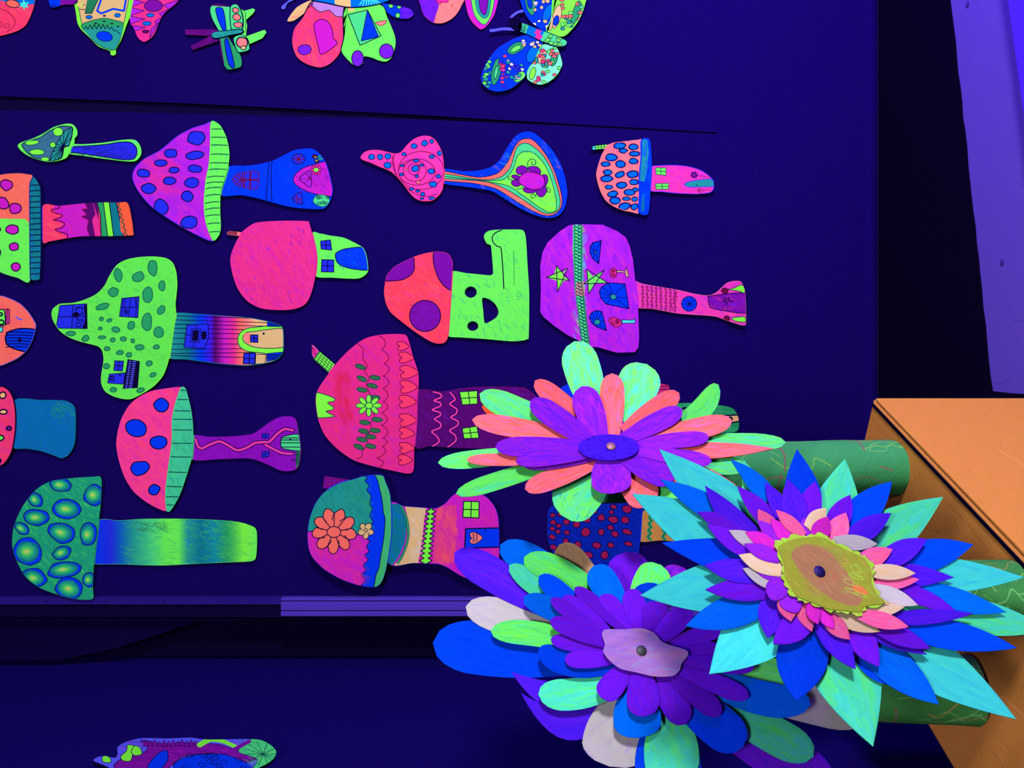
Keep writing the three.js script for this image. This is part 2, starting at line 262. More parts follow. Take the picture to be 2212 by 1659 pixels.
cutout('mushroom_cutout', 'slim mushroom cut-out with pale green border, grey-green cap and violet-blue stem', 'paper cut-out', cA, WH, [
  { name: 'stem', edge: P.green, ew: 1, o: [800, 395, 1000, 395, 1250, 375, 1450, 345, 1590, 340, 1650, 375, 1685, 450, 1680, 530, 1620, 595, 1500, 600, 1250, 570, 1000, 535, 830, 512, 770, 470], draw(p) { p.fill(P.green); p.scrib([P.mint, P.cyan], 60, 0, 20, 3, 0.4); p.poly([740, 440, 800, 428, 1000, 420, 1250, 400, 1450, 370, 1560, 375, 1625, 430, 1635, 510, 1590, 575, 1450, 580, 1250, 550, 1000, 510, 800, 490, 730, 480], P.royal, P.ink, 1.6); p.scrib([P.indigo, P.ink], 160, 0, 18, 1, 0.35, [780, 420, 1600, 560]); } },
  { name: 'cap', z: 0.001, edge: P.green, ew: 1, o: [215, 415, 260, 375, 380, 335, 520, 270, 640, 195, 780, 155, 870, 160, 920, 220, 925, 290, 895, 330, 890, 385, 850, 440, 830, 510, 790, 565, 680, 600, 560, 605, 440, 575, 340, 535, 260, 480], draw(p) {
    p.fill(P.green); p.poly([265, 410, 310, 375, 480, 320, 600, 240, 720, 185, 820, 185, 870, 205, 860, 320, 820, 415, 770, 440, 740, 560, 640, 595, 560, 590, 420, 560, 330, 500], P.steel, P.ink, 1.4);
    p.scrib([P.teal, '#24504c'], 120, -0.4, 14, 1.2, 0.35, [300, 230, 700, 560]);
    p.poly([845, 205, 875, 215, 855, 320, 825, 420, 770, 415, 755, 470, 735, 555, 650, 595, 600, 590, 640, 480, 700, 360, 770, 250], P.teal, P.ink, 1.4);
    for (const [x, y] of [[870, 215], [840, 210], [855, 320], [820, 415], [770, 260], [720, 340], [690, 400], [665, 440], [640, 490], [610, 580], [650, 590], [700, 575], [740, 540]]) p.line([750, 435, x, y], P.ink, 1.2);
    spots(p, [[385, 380, 85, 28, -0.1], [445, 490, 95, 34], [700, 250, 60, 52], [635, 405, 34, 32], [545, 575, 50, 24]], P.lime, P.inkgreen, 1); } }]);

cutout('mushroom_cutout', 'mushroom cut-out with half orange, half green spotted cap and a striped multicoloured stem', 'paper cut-out', cA, WH, [
  { name: 'stem', o: [505, 1130, 700, 1125, 950, 1100, 1200, 1085, 1400, 1085, 1530, 1095, 1580, 1300, 1600, 1470, 1580, 1490, 1300, 1500, 1000, 1500, 800, 1525, 600, 1560, 505, 1560], draw(p) {
    p.fill(P.rose); p.scrib([P.pink, P.coral], 60, 0.3, 20, 4, 0.3);
    p.quad([710, 1060, 620, 1180, 740, 1250, 640, 1300, 770, 1350, 660, 1420, 810, 1500, 790, 1600, 1200, 1600, 1150, 1060], P.magenta); p.scrib([P.orchid, P.pink], 70, 0.6, 16, 3, 0.3, [760, 1090, 1100, 1530]);
    p.line([715, 1120, 700, 1160, 610, 1180, 640, 1210, 745, 1245, 700, 1280, 640, 1300, 740, 1320, 770, 1350, 740, 1395, 660, 1410, 700, 1440, 800, 1470, 800, 1520], P.inkred, 2);
    p.quad([1000, 1060, 1050, 1170, 980, 1170, 1040, 1240, 975, 1260, 1060, 1300, 1040, 1400, 1080, 1520, 1210, 1520, 1180, 1300, 1160, 1060], P.plum, P.inkred); p.quad([1100, 1060, 1180, 1300, 1210, 1520, 1140, 1520, 1100, 1300, 1140, 1230], P.pink);
    p.quad([1150, 1060, 1200, 1250, 1210, 1520, 1320, 1520, 1230, 1060], P.emerald, P.ink, 1.4); p.quad([1230, 1060, 1290, 1520, 1360, 1520, 1300, 1060], P.lime, P.ink, 1.4); p.quad([1300, 1060, 1360, 1520, 1480, 1520, 1380, 1060], P.tealdark, P.ink, 1.4);
    p.quad([1390, 1060, 1430, 1250, 1440, 1430, 1520, 1520, 1650, 1520, 1600, 1060], P.orange); p.line(range(0, 14, 1).flatMap((i) => [1390 + i * 8 + (i % 2) * 26, 1080 + i * 31]), P.inkgreen, 1.6); } },
  { name: 'cap', z: 0.001, o: [-330, 1350, -260, 1000, -120, 800, 20, 755, 120, 742, 240, 738, 330, 750, 398, 772, 372, 900, 366, 1320, 372, 2018, 210, 1998, 0, 1928, -200, 1780], draw(p) {
    p.fill(P.green); p.scrib([P.lime, P.mint, P.teal], 160, 0.2, 12, 1.5, 0.3); p.quad([-400, 1275, 300, 1290, 360, 1340, 420, 1340, 420, 600, -400, 600], P.coral); p.scrib([P.orange, P.salmon], 90, 1.2, 30, 6, 0.2, [-300, 740, 380, 1280]);
    spots(p, [[80, 885, 74, 64, 0.3], [40, 1105, 78, 64, 0.9], [185, 1165, 70, 64], [150, 1415, 78, 54], [-15, 1415, 24, 40], [172, 1620, 54, 50], [-6, 1690, 18, 40], [195, 1862, 56, 48]], P.magenta, P.ink, 1.8); } },
  { name: 'gills', z: 0.002, o: [410, 780, 445, 820, 480, 880, 497, 960, 500, 1300, 500, 1700, 490, 1950, 478, 2018, 380, 2018, 366, 1900, 362, 1300, 362, 900, 385, 820], draw(p) { p.fill(P.tealdark); p.scrib([P.teal, P.azure], 90, 1.5, 12, 3, 0.3); hatch(p, range(890, 1980, 66), 355, 505, P.ink, 4, 1.6); } }]);

cutout('mushroom_cutout', 'large purple mushroom cut-out with blue spots, green striped gills and blue house stem', 'paper cut-out', cB, WH, [
  { name: 'stem', edge: P.blue, o: [1025, 530, 1200, 520, 1330, 505, 1480, 470, 1600, 410, 1720, 355, 1880, 340, 1960, 380, 2030, 470, 2070, 580, 2110, 760, 2090, 870, 2040, 950, 1980, 970, 1760, 960, 1590, 930, 1450, 890, 1300, 850, 1150, 825, 955, 830, 985, 690], draw(p) {
    p.fill(P.blue); p.scrib([P.royal, P.azure], 200, 1.3, 12, 2, 0.25);
    p.poly([1070, 665, 1110, 610, 1195, 590, 1335, 585, 1325, 755, 1195, 745, 1110, 715], P.royal, P.inkred, 1.4, true); p.line([1195, 590, 1195, 745], P.inkred, 1.6); p.line([1255, 590, 1250, 755], P.inkred, 3); p.line([1195, 665, 1330, 665], P.inkred, 3);
    for (const a of range(0, 6, 1)) p.line([1180, 668, 1180 - 95 * Math.sin(a * 0.52 + 0.1), 668 - 80 * Math.cos(a * 0.52 + 0.1)], P.inkred, 1.6);
    p.line([1448, 470, 1432, 700, 1415, 900], P.ink, 1.3); p.line([1478, 460, 1470, 690, 1480, 910], P.ink, 1.3);
    p.poly([1700, 660, 1730, 600, 1800, 545, 1900, 510, 2055, 478, 2080, 600, 2110, 830, 1900, 805, 1780, 755, 1720, 710], P.magenta, P.ink, 1.2); p.scrib([P.orchid, P.purple], 60, 0.5, 20, 3, 0.3, [1760, 540, 2080, 790]);
    p.poly([1765, 655, 1820, 600, 1875, 580, 1885, 735, 1815, 705], P.orchid, P.ink, 1.2); for (const q of [[1820, 600], [1765, 655], [1815, 705], [1850, 600]]) p.line([1880, 655, ...q], P.inkred, 1.2);
    for (let i = 0; i < 8; i++) p.oval(1938 + 40 * Math.cos(i * 0.785), 562 + 40 * Math.sin(i * 0.785), 15, 15, 0, P.pink, P.ink, 0.8); p.oval(1938, 562, 26, 20, 0, P.lime);
    p.oval(1755, 448, 64, 54, 0, P.royal, P.ink, 1.3); for (let i = 0; i < 6; i++) p.line([1755, 448, 1755 + 60 * Math.cos(i * 1.05), 448 + 50 * Math.sin(i * 1.05)], P.inkred, 1.6); p.oval(1755, 450, 18, 18, 0, P.inkred);
    p.poly([1690, 860, 1730, 815, 1780, 800, 1795, 915, 1730, 905], P.royal, P.ink, 1.3); for (const q of [[1730, 815], [1700, 860], [1730, 905], [1790, 860], [1785, 905]]) p.line([1750, 865, ...q], P.inkred, 1.4);
    p.blob(1995, 880, 95, 62, 0.1, P.mint, P.inkgreen, 1.2); for (let i = 0; i < 12; i++) p.oval(rr(1930, 2060), rr(840, 920), 18, 12, 0, null, P.inkgreen, 0.8);
    p.line([1960, 425, 2030, 405], P.emerald, 3); p.line([1965, 450, 2030, 440], P.emerald, 3); p.oval(1925, 425, 28, 20, 0, P.inkred, P.ink, 1); p.oval(1945, 470, 24, 18, 0, P.inkred, P.ink, 1); p.oval(1932, 432, 9, 7, 0, P.lime); p.oval(1942, 465, 9, 7, 0, P.lime); } },
  { name: 'cap', z: 0.001, edge: P.royal, o: [30, 620, 60, 540, 150, 450, 300, 370, 380, 310, 500, 210, 650, 130, 780, 90, 850, 72, 845, 300, 830, 500, 798, 680, 780, 900, 795, 1080, 835, 1220, 875, 1300, 800, 1290, 600, 1190, 400, 1070, 220, 940, 100, 800, 45, 700], draw(p) {
    p.fill(P.orchid); p.scrib([P.magenta, P.hotpink, P.violet], 200, 0.8, 40, 8, 0.2); p.scrib([P.pink], 30, 0.5, 40, 10, 0.25, [150, 450, 500, 800]);
    spots(p, [[692, 233, 92, 72, -0.1], [683, 412, 94, 45, -0.1], [427, 392, 70, 46], [326, 493, 70, 34], [680, 553, 72, 38, 0.1], [465, 567, 55, 30], [150, 600, 68, 42, 0.15], [418, 679, 70, 42], [648, 695, 78, 52], [200, 758, 76, 56], [602, 840, 62, 55], [332, 945, 70, 82, -0.4], [620, 1107, 88, 62]], P.royal, P.ink, 1.6); } },
  { name: 'gills', z: 0.002, edge: P.green, o: [850, 75, 890, 65, 950, 110, 1010, 230, 1040, 380, 1030, 520, 985, 680, 950, 800, 945, 1000, 952, 1150, 935, 1240, 880, 1300, 835, 1220, 793, 1080, 780, 900, 798, 680, 832, 500, 845, 300], draw(p) { p.fill(P.green); p.scrib([P.mint, P.teal, P.azure], 90, 1.5, 8, 2, 0.3); for (const y of [150, 235, 315, 410, 500, 565, 640, 700, 755, 830, 905, 970, 1040, 1125, 1215]) p.line([770, y + 14, 880, y - 8, 1060, y - 2], P.inkgreen, 1.6); } }]);

cutout('mushroom_cutout', 'pink spiral mushroom cut-out with a pointed tip and blue-bordered green stem', 'paper cut-out', cC, WH, [
  { name: 'stem', edge: P.blue, o: [905, 440, 1100, 460, 1250, 455, 1380, 420, 1470, 350, 1550, 220, 1630, 110, 1720, 68, 1800, 75, 1880, 130, 1980, 230, 2070, 370, 2125, 530, 2145, 680, 2120, 820, 2060, 900, 1960, 925, 1820, 895, 1660, 820, 1500, 720, 1400, 660, 1250, 630, 1100, 610, 905, 575], draw(p) {
    p.fill(P.blue); p.scrib([P.royal], 80, 0.5, 14, 2, 0.3);
    p.poly([900, 460, 1100, 495, 1280, 520, 1450, 480, 1550, 370, 1620, 220, 1680, 150, 1760, 135, 1830, 170, 1930, 290, 2010, 440, 2070, 620, 2095, 740, 2080, 830, 2020, 890, 1950, 905, 1850, 880, 1700, 800, 1560, 710, 1420, 630, 1200, 580, 900, 550], P.coral, P.ink, 1.2); p.scrib([P.orange, P.salmon], 60, 0.8, 20, 3, 0.3, [1280, 130, 2080, 900]);
    p.poly([900, 485, 1300, 545, 1480, 520, 1580, 420, 1640, 230, 1720, 180, 1800, 210, 1900, 300, 1980, 430, 2040, 600, 2075, 760, 2050, 850, 1960, 885, 1860, 850, 1700, 740, 1500, 620, 1300, 560, 900, 530], P.mint, P.inkgreen, 1.3);
    p.poly([900, 510, 1300, 552, 1500, 545, 1600, 450, 1650, 310, 1720, 262, 1800, 275, 1870, 330, 1940, 430, 2000, 590, 2035, 750, 2030, 850, 1960, 868, 1860, 815, 1700, 700, 1500, 590], P.lime, P.inkgreen, 1.2); p.scrib([P.green, P.cyan, P.teal], 120, 0.6, 12, 2, 0.3, [1500, 260, 2030, 860]);
    for (const [x, y, r1, r2, a] of [[1690, 450, 60, 42, -0.3], [1820, 455, 72, 42, 0.4], [1635, 520, 45, 22, 0.2], [1635, 580, 48, 36, 0.3], [1770, 650, 70, 32, 0.1], [1890, 655, 50, 62, 0], [1920, 550, 34, 60, 0]]) p.blob(x, y, r1, r2, a, P.purple, P.ink, 1);
    p.blob(1795, 555, 138, 88, 0.15, P.magenta, P.ink, 1.2); p.scrib([P.pink, P.orchid], 40, 0.4, 14, 2, 0.4, [1700, 500, 1890, 610]);
    p.line([1755, 435, 1752, 370, 1790, 338, 1830, 355, 1825, 392, 1790, 388, 1795, 362], P.inkgreen, 1.3); p.line([1835, 650, 1835, 700, 1800, 730, 1782, 710, 1805, 690, 1830, 705], P.inkgreen, 1.2); p.line([1935, 610, 1975, 640, 1970, 670, 1945, 660, 1950, 630], P.inkgreen, 1.2); p.line([1590, 545, 1560, 540, 1555, 520, 1580, 518], P.inkgreen, 1.2); p.line([1700, 625, 1660, 640, 1640, 632], P.inkgreen, 1.2); } },
  { name: 'cap', z: 0.001, edge: P.rose, o: [88, 318, 130, 270, 200, 250, 280, 252, 350, 268, 430, 285, 490, 270, 550, 200, 620, 140, 700, 110, 780, 115, 840, 160, 890, 250, 912, 340, 918, 450, 915, 560, 905, 640, 870, 700, 800, 755, 700, 758, 630, 730, 570, 670, 520, 600, 470, 540, 440, 510, 380, 460, 270, 415, 180, 375, 110, 350], draw(p) {
    p.fill(P.hotpink); p.scrib([P.rose, P.pink, P.orchid], 170, 0.6, 22, 5, 0.25);
    for (const [rx, ry, dx, dy] of [[30, 26, -10, -10], [58, 58, -20, -8], [114, 106, -12, 8], [182, 130, 8, 20], [225, 190, 50, 5]]) p.oval(640 + dx, 450 + dy, rx, ry, 0, null, P.inkred, 1.2);
    p.line([430, 285, 415, 350, 440, 480, 510, 590, 620, 680, 740, 715, 850, 690], P.inkred, 1.2); p.line([410, 300, 405, 380, 440, 500], P.inkred, 1.2);
    spots(p, [[198, 320, 32, 26], [282, 320, 26, 28], [360, 315, 32, 28], [356, 403, 36, 30], [620, 212, 30, 24], [725, 182, 30, 28], [796, 165, 20, 20], [875, 282, 26, 24], [520, 292, 22, 16], [642, 357, 30, 14], [797, 318, 24, 18], [502, 405, 18, 12], [695, 402, 22, 12], [497, 495, 20, 14], [790, 462, 34, 26], [648, 512, 18, 14], [862, 512, 24, 18], [808, 592, 38, 28], [596, 638, 22, 14], [658, 660, 22, 12], [705, 690, 20, 18], [700, 734, 20, 10], [798, 732, 32, 14], [632, 436, 36, 32]], P.azure, P.ink, 1.2); p.oval(662, 572, 20, 14, 0, P.salmon, P.inkred, 1); p.oval(552, 450, 15, 10, 0, P.salmon, P.inkred, 1); } }]);

cutout('mushroom_cutout', 'small pink mushroom cut-out crowded with blue spots, green chimney and two green windows', 'paper cut-out', cD, WH, [
  { name: 'chimney', o: [130, 200, 200, 175, 380, 150, 420, 190, 350, 238, 140, 252], draw(p) { p.fill(P.inkgreen); for (let i = 0; i < 5; i++) for (let j = 0; j < 2; j++) p.oval(168 + i * 48, 200 + j * 32 - i * 5, 22, 14, 0, i ? P.lime : P.cyan); } },
  { name: 'stem', edge: P.royal, o: [1075, 520, 1200, 495, 1450, 488, 1650, 505, 1850, 560, 1980, 640, 2075, 740, 2078, 870, 2010, 935, 1800, 955, 1500, 945, 1250, 920, 1065, 900, 1070, 720], draw(p) {
    p.fill(P.hotpink); p.scrib([P.magenta, P.orchid, P.rose], 120, 0.2, 14, 3, 0.25); p.pane([1150, 535, 1320, 535, 1315, 655, 1160, 640], P.green, P.inkgreen, 1); p.pane([1148, 790, 1362, 782, 1355, 875, 1160, 875], P.green, P.inkgreen, 1);
    for (let i = 0; i < 6; i++) p.oval(1768 + 36 * Math.cos(i), 648 + 34 * Math.sin(i), 20, 18, 0, P.purple, P.ink, 0.9); p.line([1825, 660, 1930, 675, 2010, 690], P.inkred, 0.8);
    p.poly([1612, 800, 1660, 765, 1800, 735, 2030, 715, 2090, 780, 2080, 830, 1800, 842, 1660, 835], P.teal, P.royal, 1); p.oval(1812, 815, 12, 9, 0, P.ink); p.oval(1870, 897, 30, 28, 0, null, P.inkred, 0.9); p.oval(1840, 890, 20, 20, 0, null, P.inkred, 0.9); p.line([1905, 892, 2020, 882], P.inkred, 0.8); } },
  { name: 'cap', z: 0.001, edge: P.salmon, o: [205, 655, 240, 480, 300, 310, 380, 190, 470, 140, 650, 115, 860, 92, 930, 98, 930, 380, 898, 700, 902, 960, 892, 1250, 760, 1240, 620, 1210, 480, 1150, 350, 1050, 260, 880], draw(p) {
    p.fill(P.salmon); p.scrib([P.hotpink, P.coral], 120, 0.9, 18, 4, 0.25);
    const l = [[580, 185, 98, 48, -0.1], [800, 205, 76, 44], [635, 265, 64, 34], [815, 315, 82, 36], [445, 373, 92, 54], [355, 478, 70, 36], [592, 480, 76, 54], [798, 432, 68, 44], [388, 610, 68, 44], [580, 645, 74, 46, -0.3], [785, 640, 88, 54, -0.1], [375, 710, 96, 46], [610, 815, 80, 50], [805, 765, 68, 42], [405, 845, 60, 30], [470, 955, 84, 48, -0.2], [735, 930, 86, 48], [830, 885, 52, 26], [505, 1060, 84, 52], [685, 1030, 62, 28], [818, 1038, 48, 34], [660, 1150, 92, 52, -0.2], [812, 1158, 56, 44, -0.4]];
    spots(p, l.map(([x, y, a, b, r]) => [x, y, a * 1.05, b * 1.08, r]), P.royal); spots(p, l.map(([x, y, a, b, r]) => [x, y, a * 0.9, b * 0.9, r]), P.azure, P.ink, 0.7); } },
  { name: 'gills', z: 0.002, edge: P.blue, o: [928, 95, 1055, 95, 1085, 400, 1085, 560, 1070, 800, 1055, 1080, 1020, 1280, 885, 1248, 895, 960, 890, 700, 920, 380], draw(p) { p.fill(P.blue); p.quad([930, 80, 1015, 100, 1040, 300, 1010, 620, 970, 760, 880, 740, 920, 380], P.teal); p.quad([940, 960, 985, 960, 970, 1240, 910, 1240], P.tealdark); p.scrib([P.azure, P.blue], 60, 1.5, 20, 4, 0.3); } }]);

cutout('house_cutout', 'coral rounded cut-out with a blue slatted door at the picture edge', 'paper cut-out', cE, WH, [
  { name: 'body', edge: P.periwinkle, o: [-150, 700, 0, 655, 120, 690, 240, 750, 340, 850, 410, 960, 430, 1020, 390, 1180, 320, 1310, 220, 1400, 100, 1460, 0, 1495, -150, 1480, -300, 1300, -350, 1050, -280, 800], draw(p) {
    p.fill(P.coral); p.scrib([P.rose, P.salmon, P.orange], 120, 0.5, 26, 6, 0.2); p.line([190, 910, 230, 940, 260, 940], P.periwinkle, 2.4);
    p.poly([75, 1120, 120, 1080, 250, 1050, 430, 1070, 390, 1200, 325, 1320, 180, 1295, 90, 1245, 65, 1180], P.blue, P.ink, 2.4); for (const y of [1095, 1130, 1165, 1200, 1235, 1270]) p.line([70, y, 220, y - 4, 420, y + 8], P.ink, 1.8); p.oval(235, 1190, 22, 26, 0, P.ink);
    p.quad([-60, 830, 50, 820, 65, 930, 60, 1010, -60, 1020], P.green, P.ink, 1.8); p.oval(10, 880, 18, 18, 0, null, P.ink, 2.4); p.oval(15, 975, 30, 28, 0, null, P.ink, 2.4); p.quad([75, 815, 112, 820, 112, 990, 70, 1000], P.hotpink, P.ink, 1.4); p.line([92, 815, 92, 990], P.inkred, 1.4); p.quad([-60, 1040, 35, 1030, 30, 1090, -60, 1100], P.cyan, P.ink, 1.4); } }]);

cutout('mushroom_cutout', 'large lime green mushroom cut-out with dark green spots, blue windows and rainbow stem', 'paper cut-out', cE, WH, [
  { name: 'stem', crop: cF, edge: P.tealdark, o: [165, 1005, 400, 1005, 700, 1025, 900, 1040, 1090, 1075, 1210, 1110, 1250, 1150, 1258, 1260, 1250, 1390, 1180, 1465, 1060, 1500, 880, 1520, 600, 1500, 300, 1460, 100, 1435, 120, 1220], draw(p) {
    p.grad([[0, P.teal], [0.16, P.tealdark], [0.28, P.blue], [0.36, P.indigo], [0.4, P.plum], [0.48, P.magenta], [0.56, P.pink], [0.62, P.coral], [0.68, P.salmon], [0.76, P.peach], [1, P.cream]], 120, 1260);
    for (const [y, s] of [[1035, 12], [1075, 12], [1115, 8], [1155, 6], [1200, 4], [1250, 2], [1305, 0], [1355, -4], [1395, -4], [1430, 10]]) p.line([120, y - s, 500, y, 820, y + s * 0.8, 1100, y + s * 1.6], P.ink, 1.2);
    p.quad([295, 1115, 505, 1105, 512, 1230, 468, 1350, 265, 1340], P.royal, P.ink, 1.2); p.line([390, 1110, 360, 1345], P.ink, 1.2); p.line([275, 1215, 505, 1220], P.ink, 1.2); p.quad([340, 1155, 430, 1155, 420, 1290, 330, 1285], P.royal, P.ink, 1); p.quad([352, 1168, 414, 1168, 406, 1275, 345, 1275], P.ink); p.quad([440, 1180, 490, 1180, 485, 1260, 440, 1260], P.ink);
    p.poly([800, 1260, 820, 1200, 870, 1160, 960, 1140, 1280, 1132, 1280, 1400, 1000, 1390, 890, 1375, 820, 1330], P.lime, P.inkgreen, 1.4); p.poly([850, 1245, 880, 1195, 960, 1180, 1280, 1155, 1280, 1325, 1100, 1348, 960, 1335, 870, 1290], P.cream, P.ink, 1.2); p.quad([860, 1200, 925, 1190, 920, 1310, 870, 1280], P.salmon);
    p.pane([928, 1215, 1000, 1215, 1000, 1288, 928, 1285], P.royal, P.ink, 1.6); p.oval(1058, 1202, 11, 11, 0, P.ink);
    p.pane([862, 1400, 975, 1395, 970, 1505, 855, 1500], P.royal, P.ink, 1.6); p.quad([980, 1408, 1080, 1408, 1075, 1500, 975, 1505], P.cream, P.ink, 1.2); p.quad([1090, 1400, 1245, 1385, 1200, 1455, 1090, 1480], P.blue, P.ink, 1); hatch(p, [1410, 1425, 1440, 1455], 1090, 1240); p.quad([1095, 1078, 1120, 1078, 1240, 1132, 1095, 1130], P.blue, P.ink, 1); hatch(p, [1090, 1105, 1120], 1110, 1230); } },
  { name: 'cap', z: 0.001, edge: P.lime, o: [620, 870, 640, 810, 720, 755, 860, 745, 1000, 710, 1150, 640, 1250, 540, 1310, 420, 1400, 290, 1520, 225, 1680, 195, 1850, 190, 1990, 210, 2070, 270, 2110, 390, 2120, 550, 2100, 750, 2105, 870, 2080, 1000, 2050, 1200, 2020, 1420, 1957, 1604, 1848, 1732, 1720, 1818, 1558, 1893, 1397, 1872, 1268, 1808, 1215, 1711, 1213, 1604, 1240, 1430, 1225, 1320, 1180, 1265, 1100, 1240, 980, 1210, 840, 1160, 720, 1080, 640, 960], draw(p) {
    p.fill('#56ea34'); p.scrib([P.lime, P.mint, '#3cc62c', P.emerald], 420, 0.5, 16, 3.5, 0.22); p.scrib([P.cyan, P.azure], 90, 0.6, 5, 1.2, 0.35);
    spots(p, [[1415, 410, 48, 84, -0.15], [1655, 430, 72, 58, -0.4], [1828, 325, 56, 98, -0.1], [1938, 540, 40, 62], [1360, 615, 64, 54, -0.4], [1768, 645, 64, 92], [1230, 788, 80, 36, -0.3], [1930, 830, 42, 54, 0.6], [1760, 975, 60, 108, 0.1], [1900, 1098, 62, 66, 0.7], [1570, 1012, 42, 52, 0.5], [1388, 1062, 48, 32, 0.2], [850, 1110, 58, 28], [1025, 1170, 48, 34, -0.5], [1215, 935, 24, 24], [1312, 952, 32, 20, -0.3], [1203, 1050, 24, 20], [1225, 1155, 44, 20], [1350, 1185, 32, 26], [1478, 1175, 38, 26], [1588, 1197, 26, 22, 0.8], [1672, 1275, 52, 32], [1872, 1270, 38, 26], [1283, 1290, 36, 24], [1436, 1337, 44, 26, -0.2], [1545, 1365, 34, 28], [1275, 1500, 38, 32], [1785, 1465, 42, 32, -0.3], [1830, 1605, 40, 24, -0.4], [1360, 1781, 42, 28], [1681, 1786, 46, 28, -0.3]], P.emerald, P.inkgreen, 1.2);
    p.pane([720, 775, 1040, 755, 1045, 1050, 675, 1045], P.royal, P.ink, 1.3); p.oval(912, 885, 38, 34, 0, P.ink); p.line([915, 830, 910, 815, 930, 800, 985, 800, 990, 820], P.ink, 2); p.line([940, 880, 985, 880, 985, 850], P.ink, 2); p.line([930, 920, 930, 950, 990, 945, 985, 970], P.ink, 1.8); p.oval(940, 1005, 30, 28, 0, null, P.ink, 1.4); p.quad([1005, 770, 1040, 765, 1045, 1050, 985, 1045, 1020, 960], P.ink);
    p.pane([1460, 690, 1665, 670, 1650, 920, 1430, 905], P.royal, P.ink, 1.3); p.line([1480, 690, 1455, 905], P.ink, 1.2); p.line([1505, 700, 1490, 810], P.ink, 1.2); p.line([1640, 675, 1625, 915], P.ink, 1.2); p.line([1615, 680, 1635, 800], P.ink, 1.2); p.oval(1510, 850, 22, 28, 0, null, P.ink, 1.2); p.oval(1510, 850, 10, 16, 0, P.ink);
    p.pane([1375, 1435, 1480, 1440, 1465, 1555, 1365, 1550], P.royal, P.ink, 1.4); p.quad([1310, 1595, 1500, 1580, 1480, 1700, 1470, 1715, 1290, 1700], P.royal, P.ink, 1.2); p.quad([1320, 1620, 1365, 1620, 1360, 1670, 1315, 1665], null, P.ink, 1.6); p.line([1340, 1620, 1338, 1668], P.ink, 1.4); p.oval(1437, 1605, 12, 10, 0, P.ink);
    p.quad([1530, 1415, 1675, 1440, 1650, 1760, 1470, 1770], P.ink); for (let i = 0; i < 13; i++) { p.quad([1545 - i * 4, 1435 + i * 26, 1575 - i * 4, 1435 + i * 26, 1573 - i * 4, 1449 + i * 26, 1543 - i * 4, 1449 + i * 26], P.periwinkle); p.quad([1590 - i * 4, 1440 + i * 26, 1630 - i * 4, 1440 + i * 26, 1628 - i * 4, 1454 + i * 26, 1588 - i * 4, 1454 + i * 26], P.periwinkle); } } }]);

cutout('mushroom_cutout', 'plain bright pink round mushroom cut-out with green stem and large blue door', 'paper cut-out', cF, WH, [
  { name: 'chimney', o: [700, 178, 780, 180, 860, 195, 840, 232, 700, 222], draw(p) { p.fill(P.salmon); for (let i = 0; i < 7; i++) p.line([705 + i * 13, 182, 712 + i * 13, 222], P.inkred, 1.4); hatch(p, [195, 208], 700, 795, P.inkred, 0, 1); } },
  { name: 'stem', edge: P.green, o: [1540, 205, 1620, 205, 1720, 225, 1850, 245, 1960, 295, 2050, 350, 2085, 440, 2098, 570, 2060, 625, 1980, 655, 1750, 645, 1570, 628, 1575, 470], draw(p) { p.fill(P.green); p.scrib([P.mint, P.teal, P.lime], 160, -0.3, 9, 1.6, 0.3); p.poly([1772, 415, 1800, 385, 1880, 355, 2055, 345, 2110, 440, 2105, 562, 1980, 562, 1860, 535, 1790, 490], P.blue, P.ink, 1.5); p.scrib([P.royal, P.azure], 60, 0.8, 12, 2, 0.25, [1800, 370, 2080, 540]); p.pane([1625, 280, 1722, 270, 1735, 370, 1630, 358], P.royal, P.ink, 1.4); p.pane([1637, 465, 1755, 468, 1755, 588, 1632, 585], P.royal, P.ink, 1.4); } },
  { name: 'cap', z: 0.001, edge: P.pink, o: [728, 480, 750, 370, 830, 210, 920, 130, 1000, 95, 1200, 80, 1480, 82, 1515, 110, 1545, 220, 1575, 350, 1588, 470, 1575, 620, 1540, 780, 1490, 890, 1420, 940, 1310, 965, 1150, 965, 1020, 945, 900, 880, 810, 770, 755, 630], draw(p) { p.fill('#cc2e5c'); p.scrib([P.pink, P.rose, P.magenta, P.hotpink], 420, 0.9, 30, 4, 0.25); p.scrib([P.violet], 45, 1.3, 8, 2, 0.55); p.scrib([P.inkred], 14, 0.3, 60, 0.5, 0.3, [850, 650, 1400, 900]); } }]);

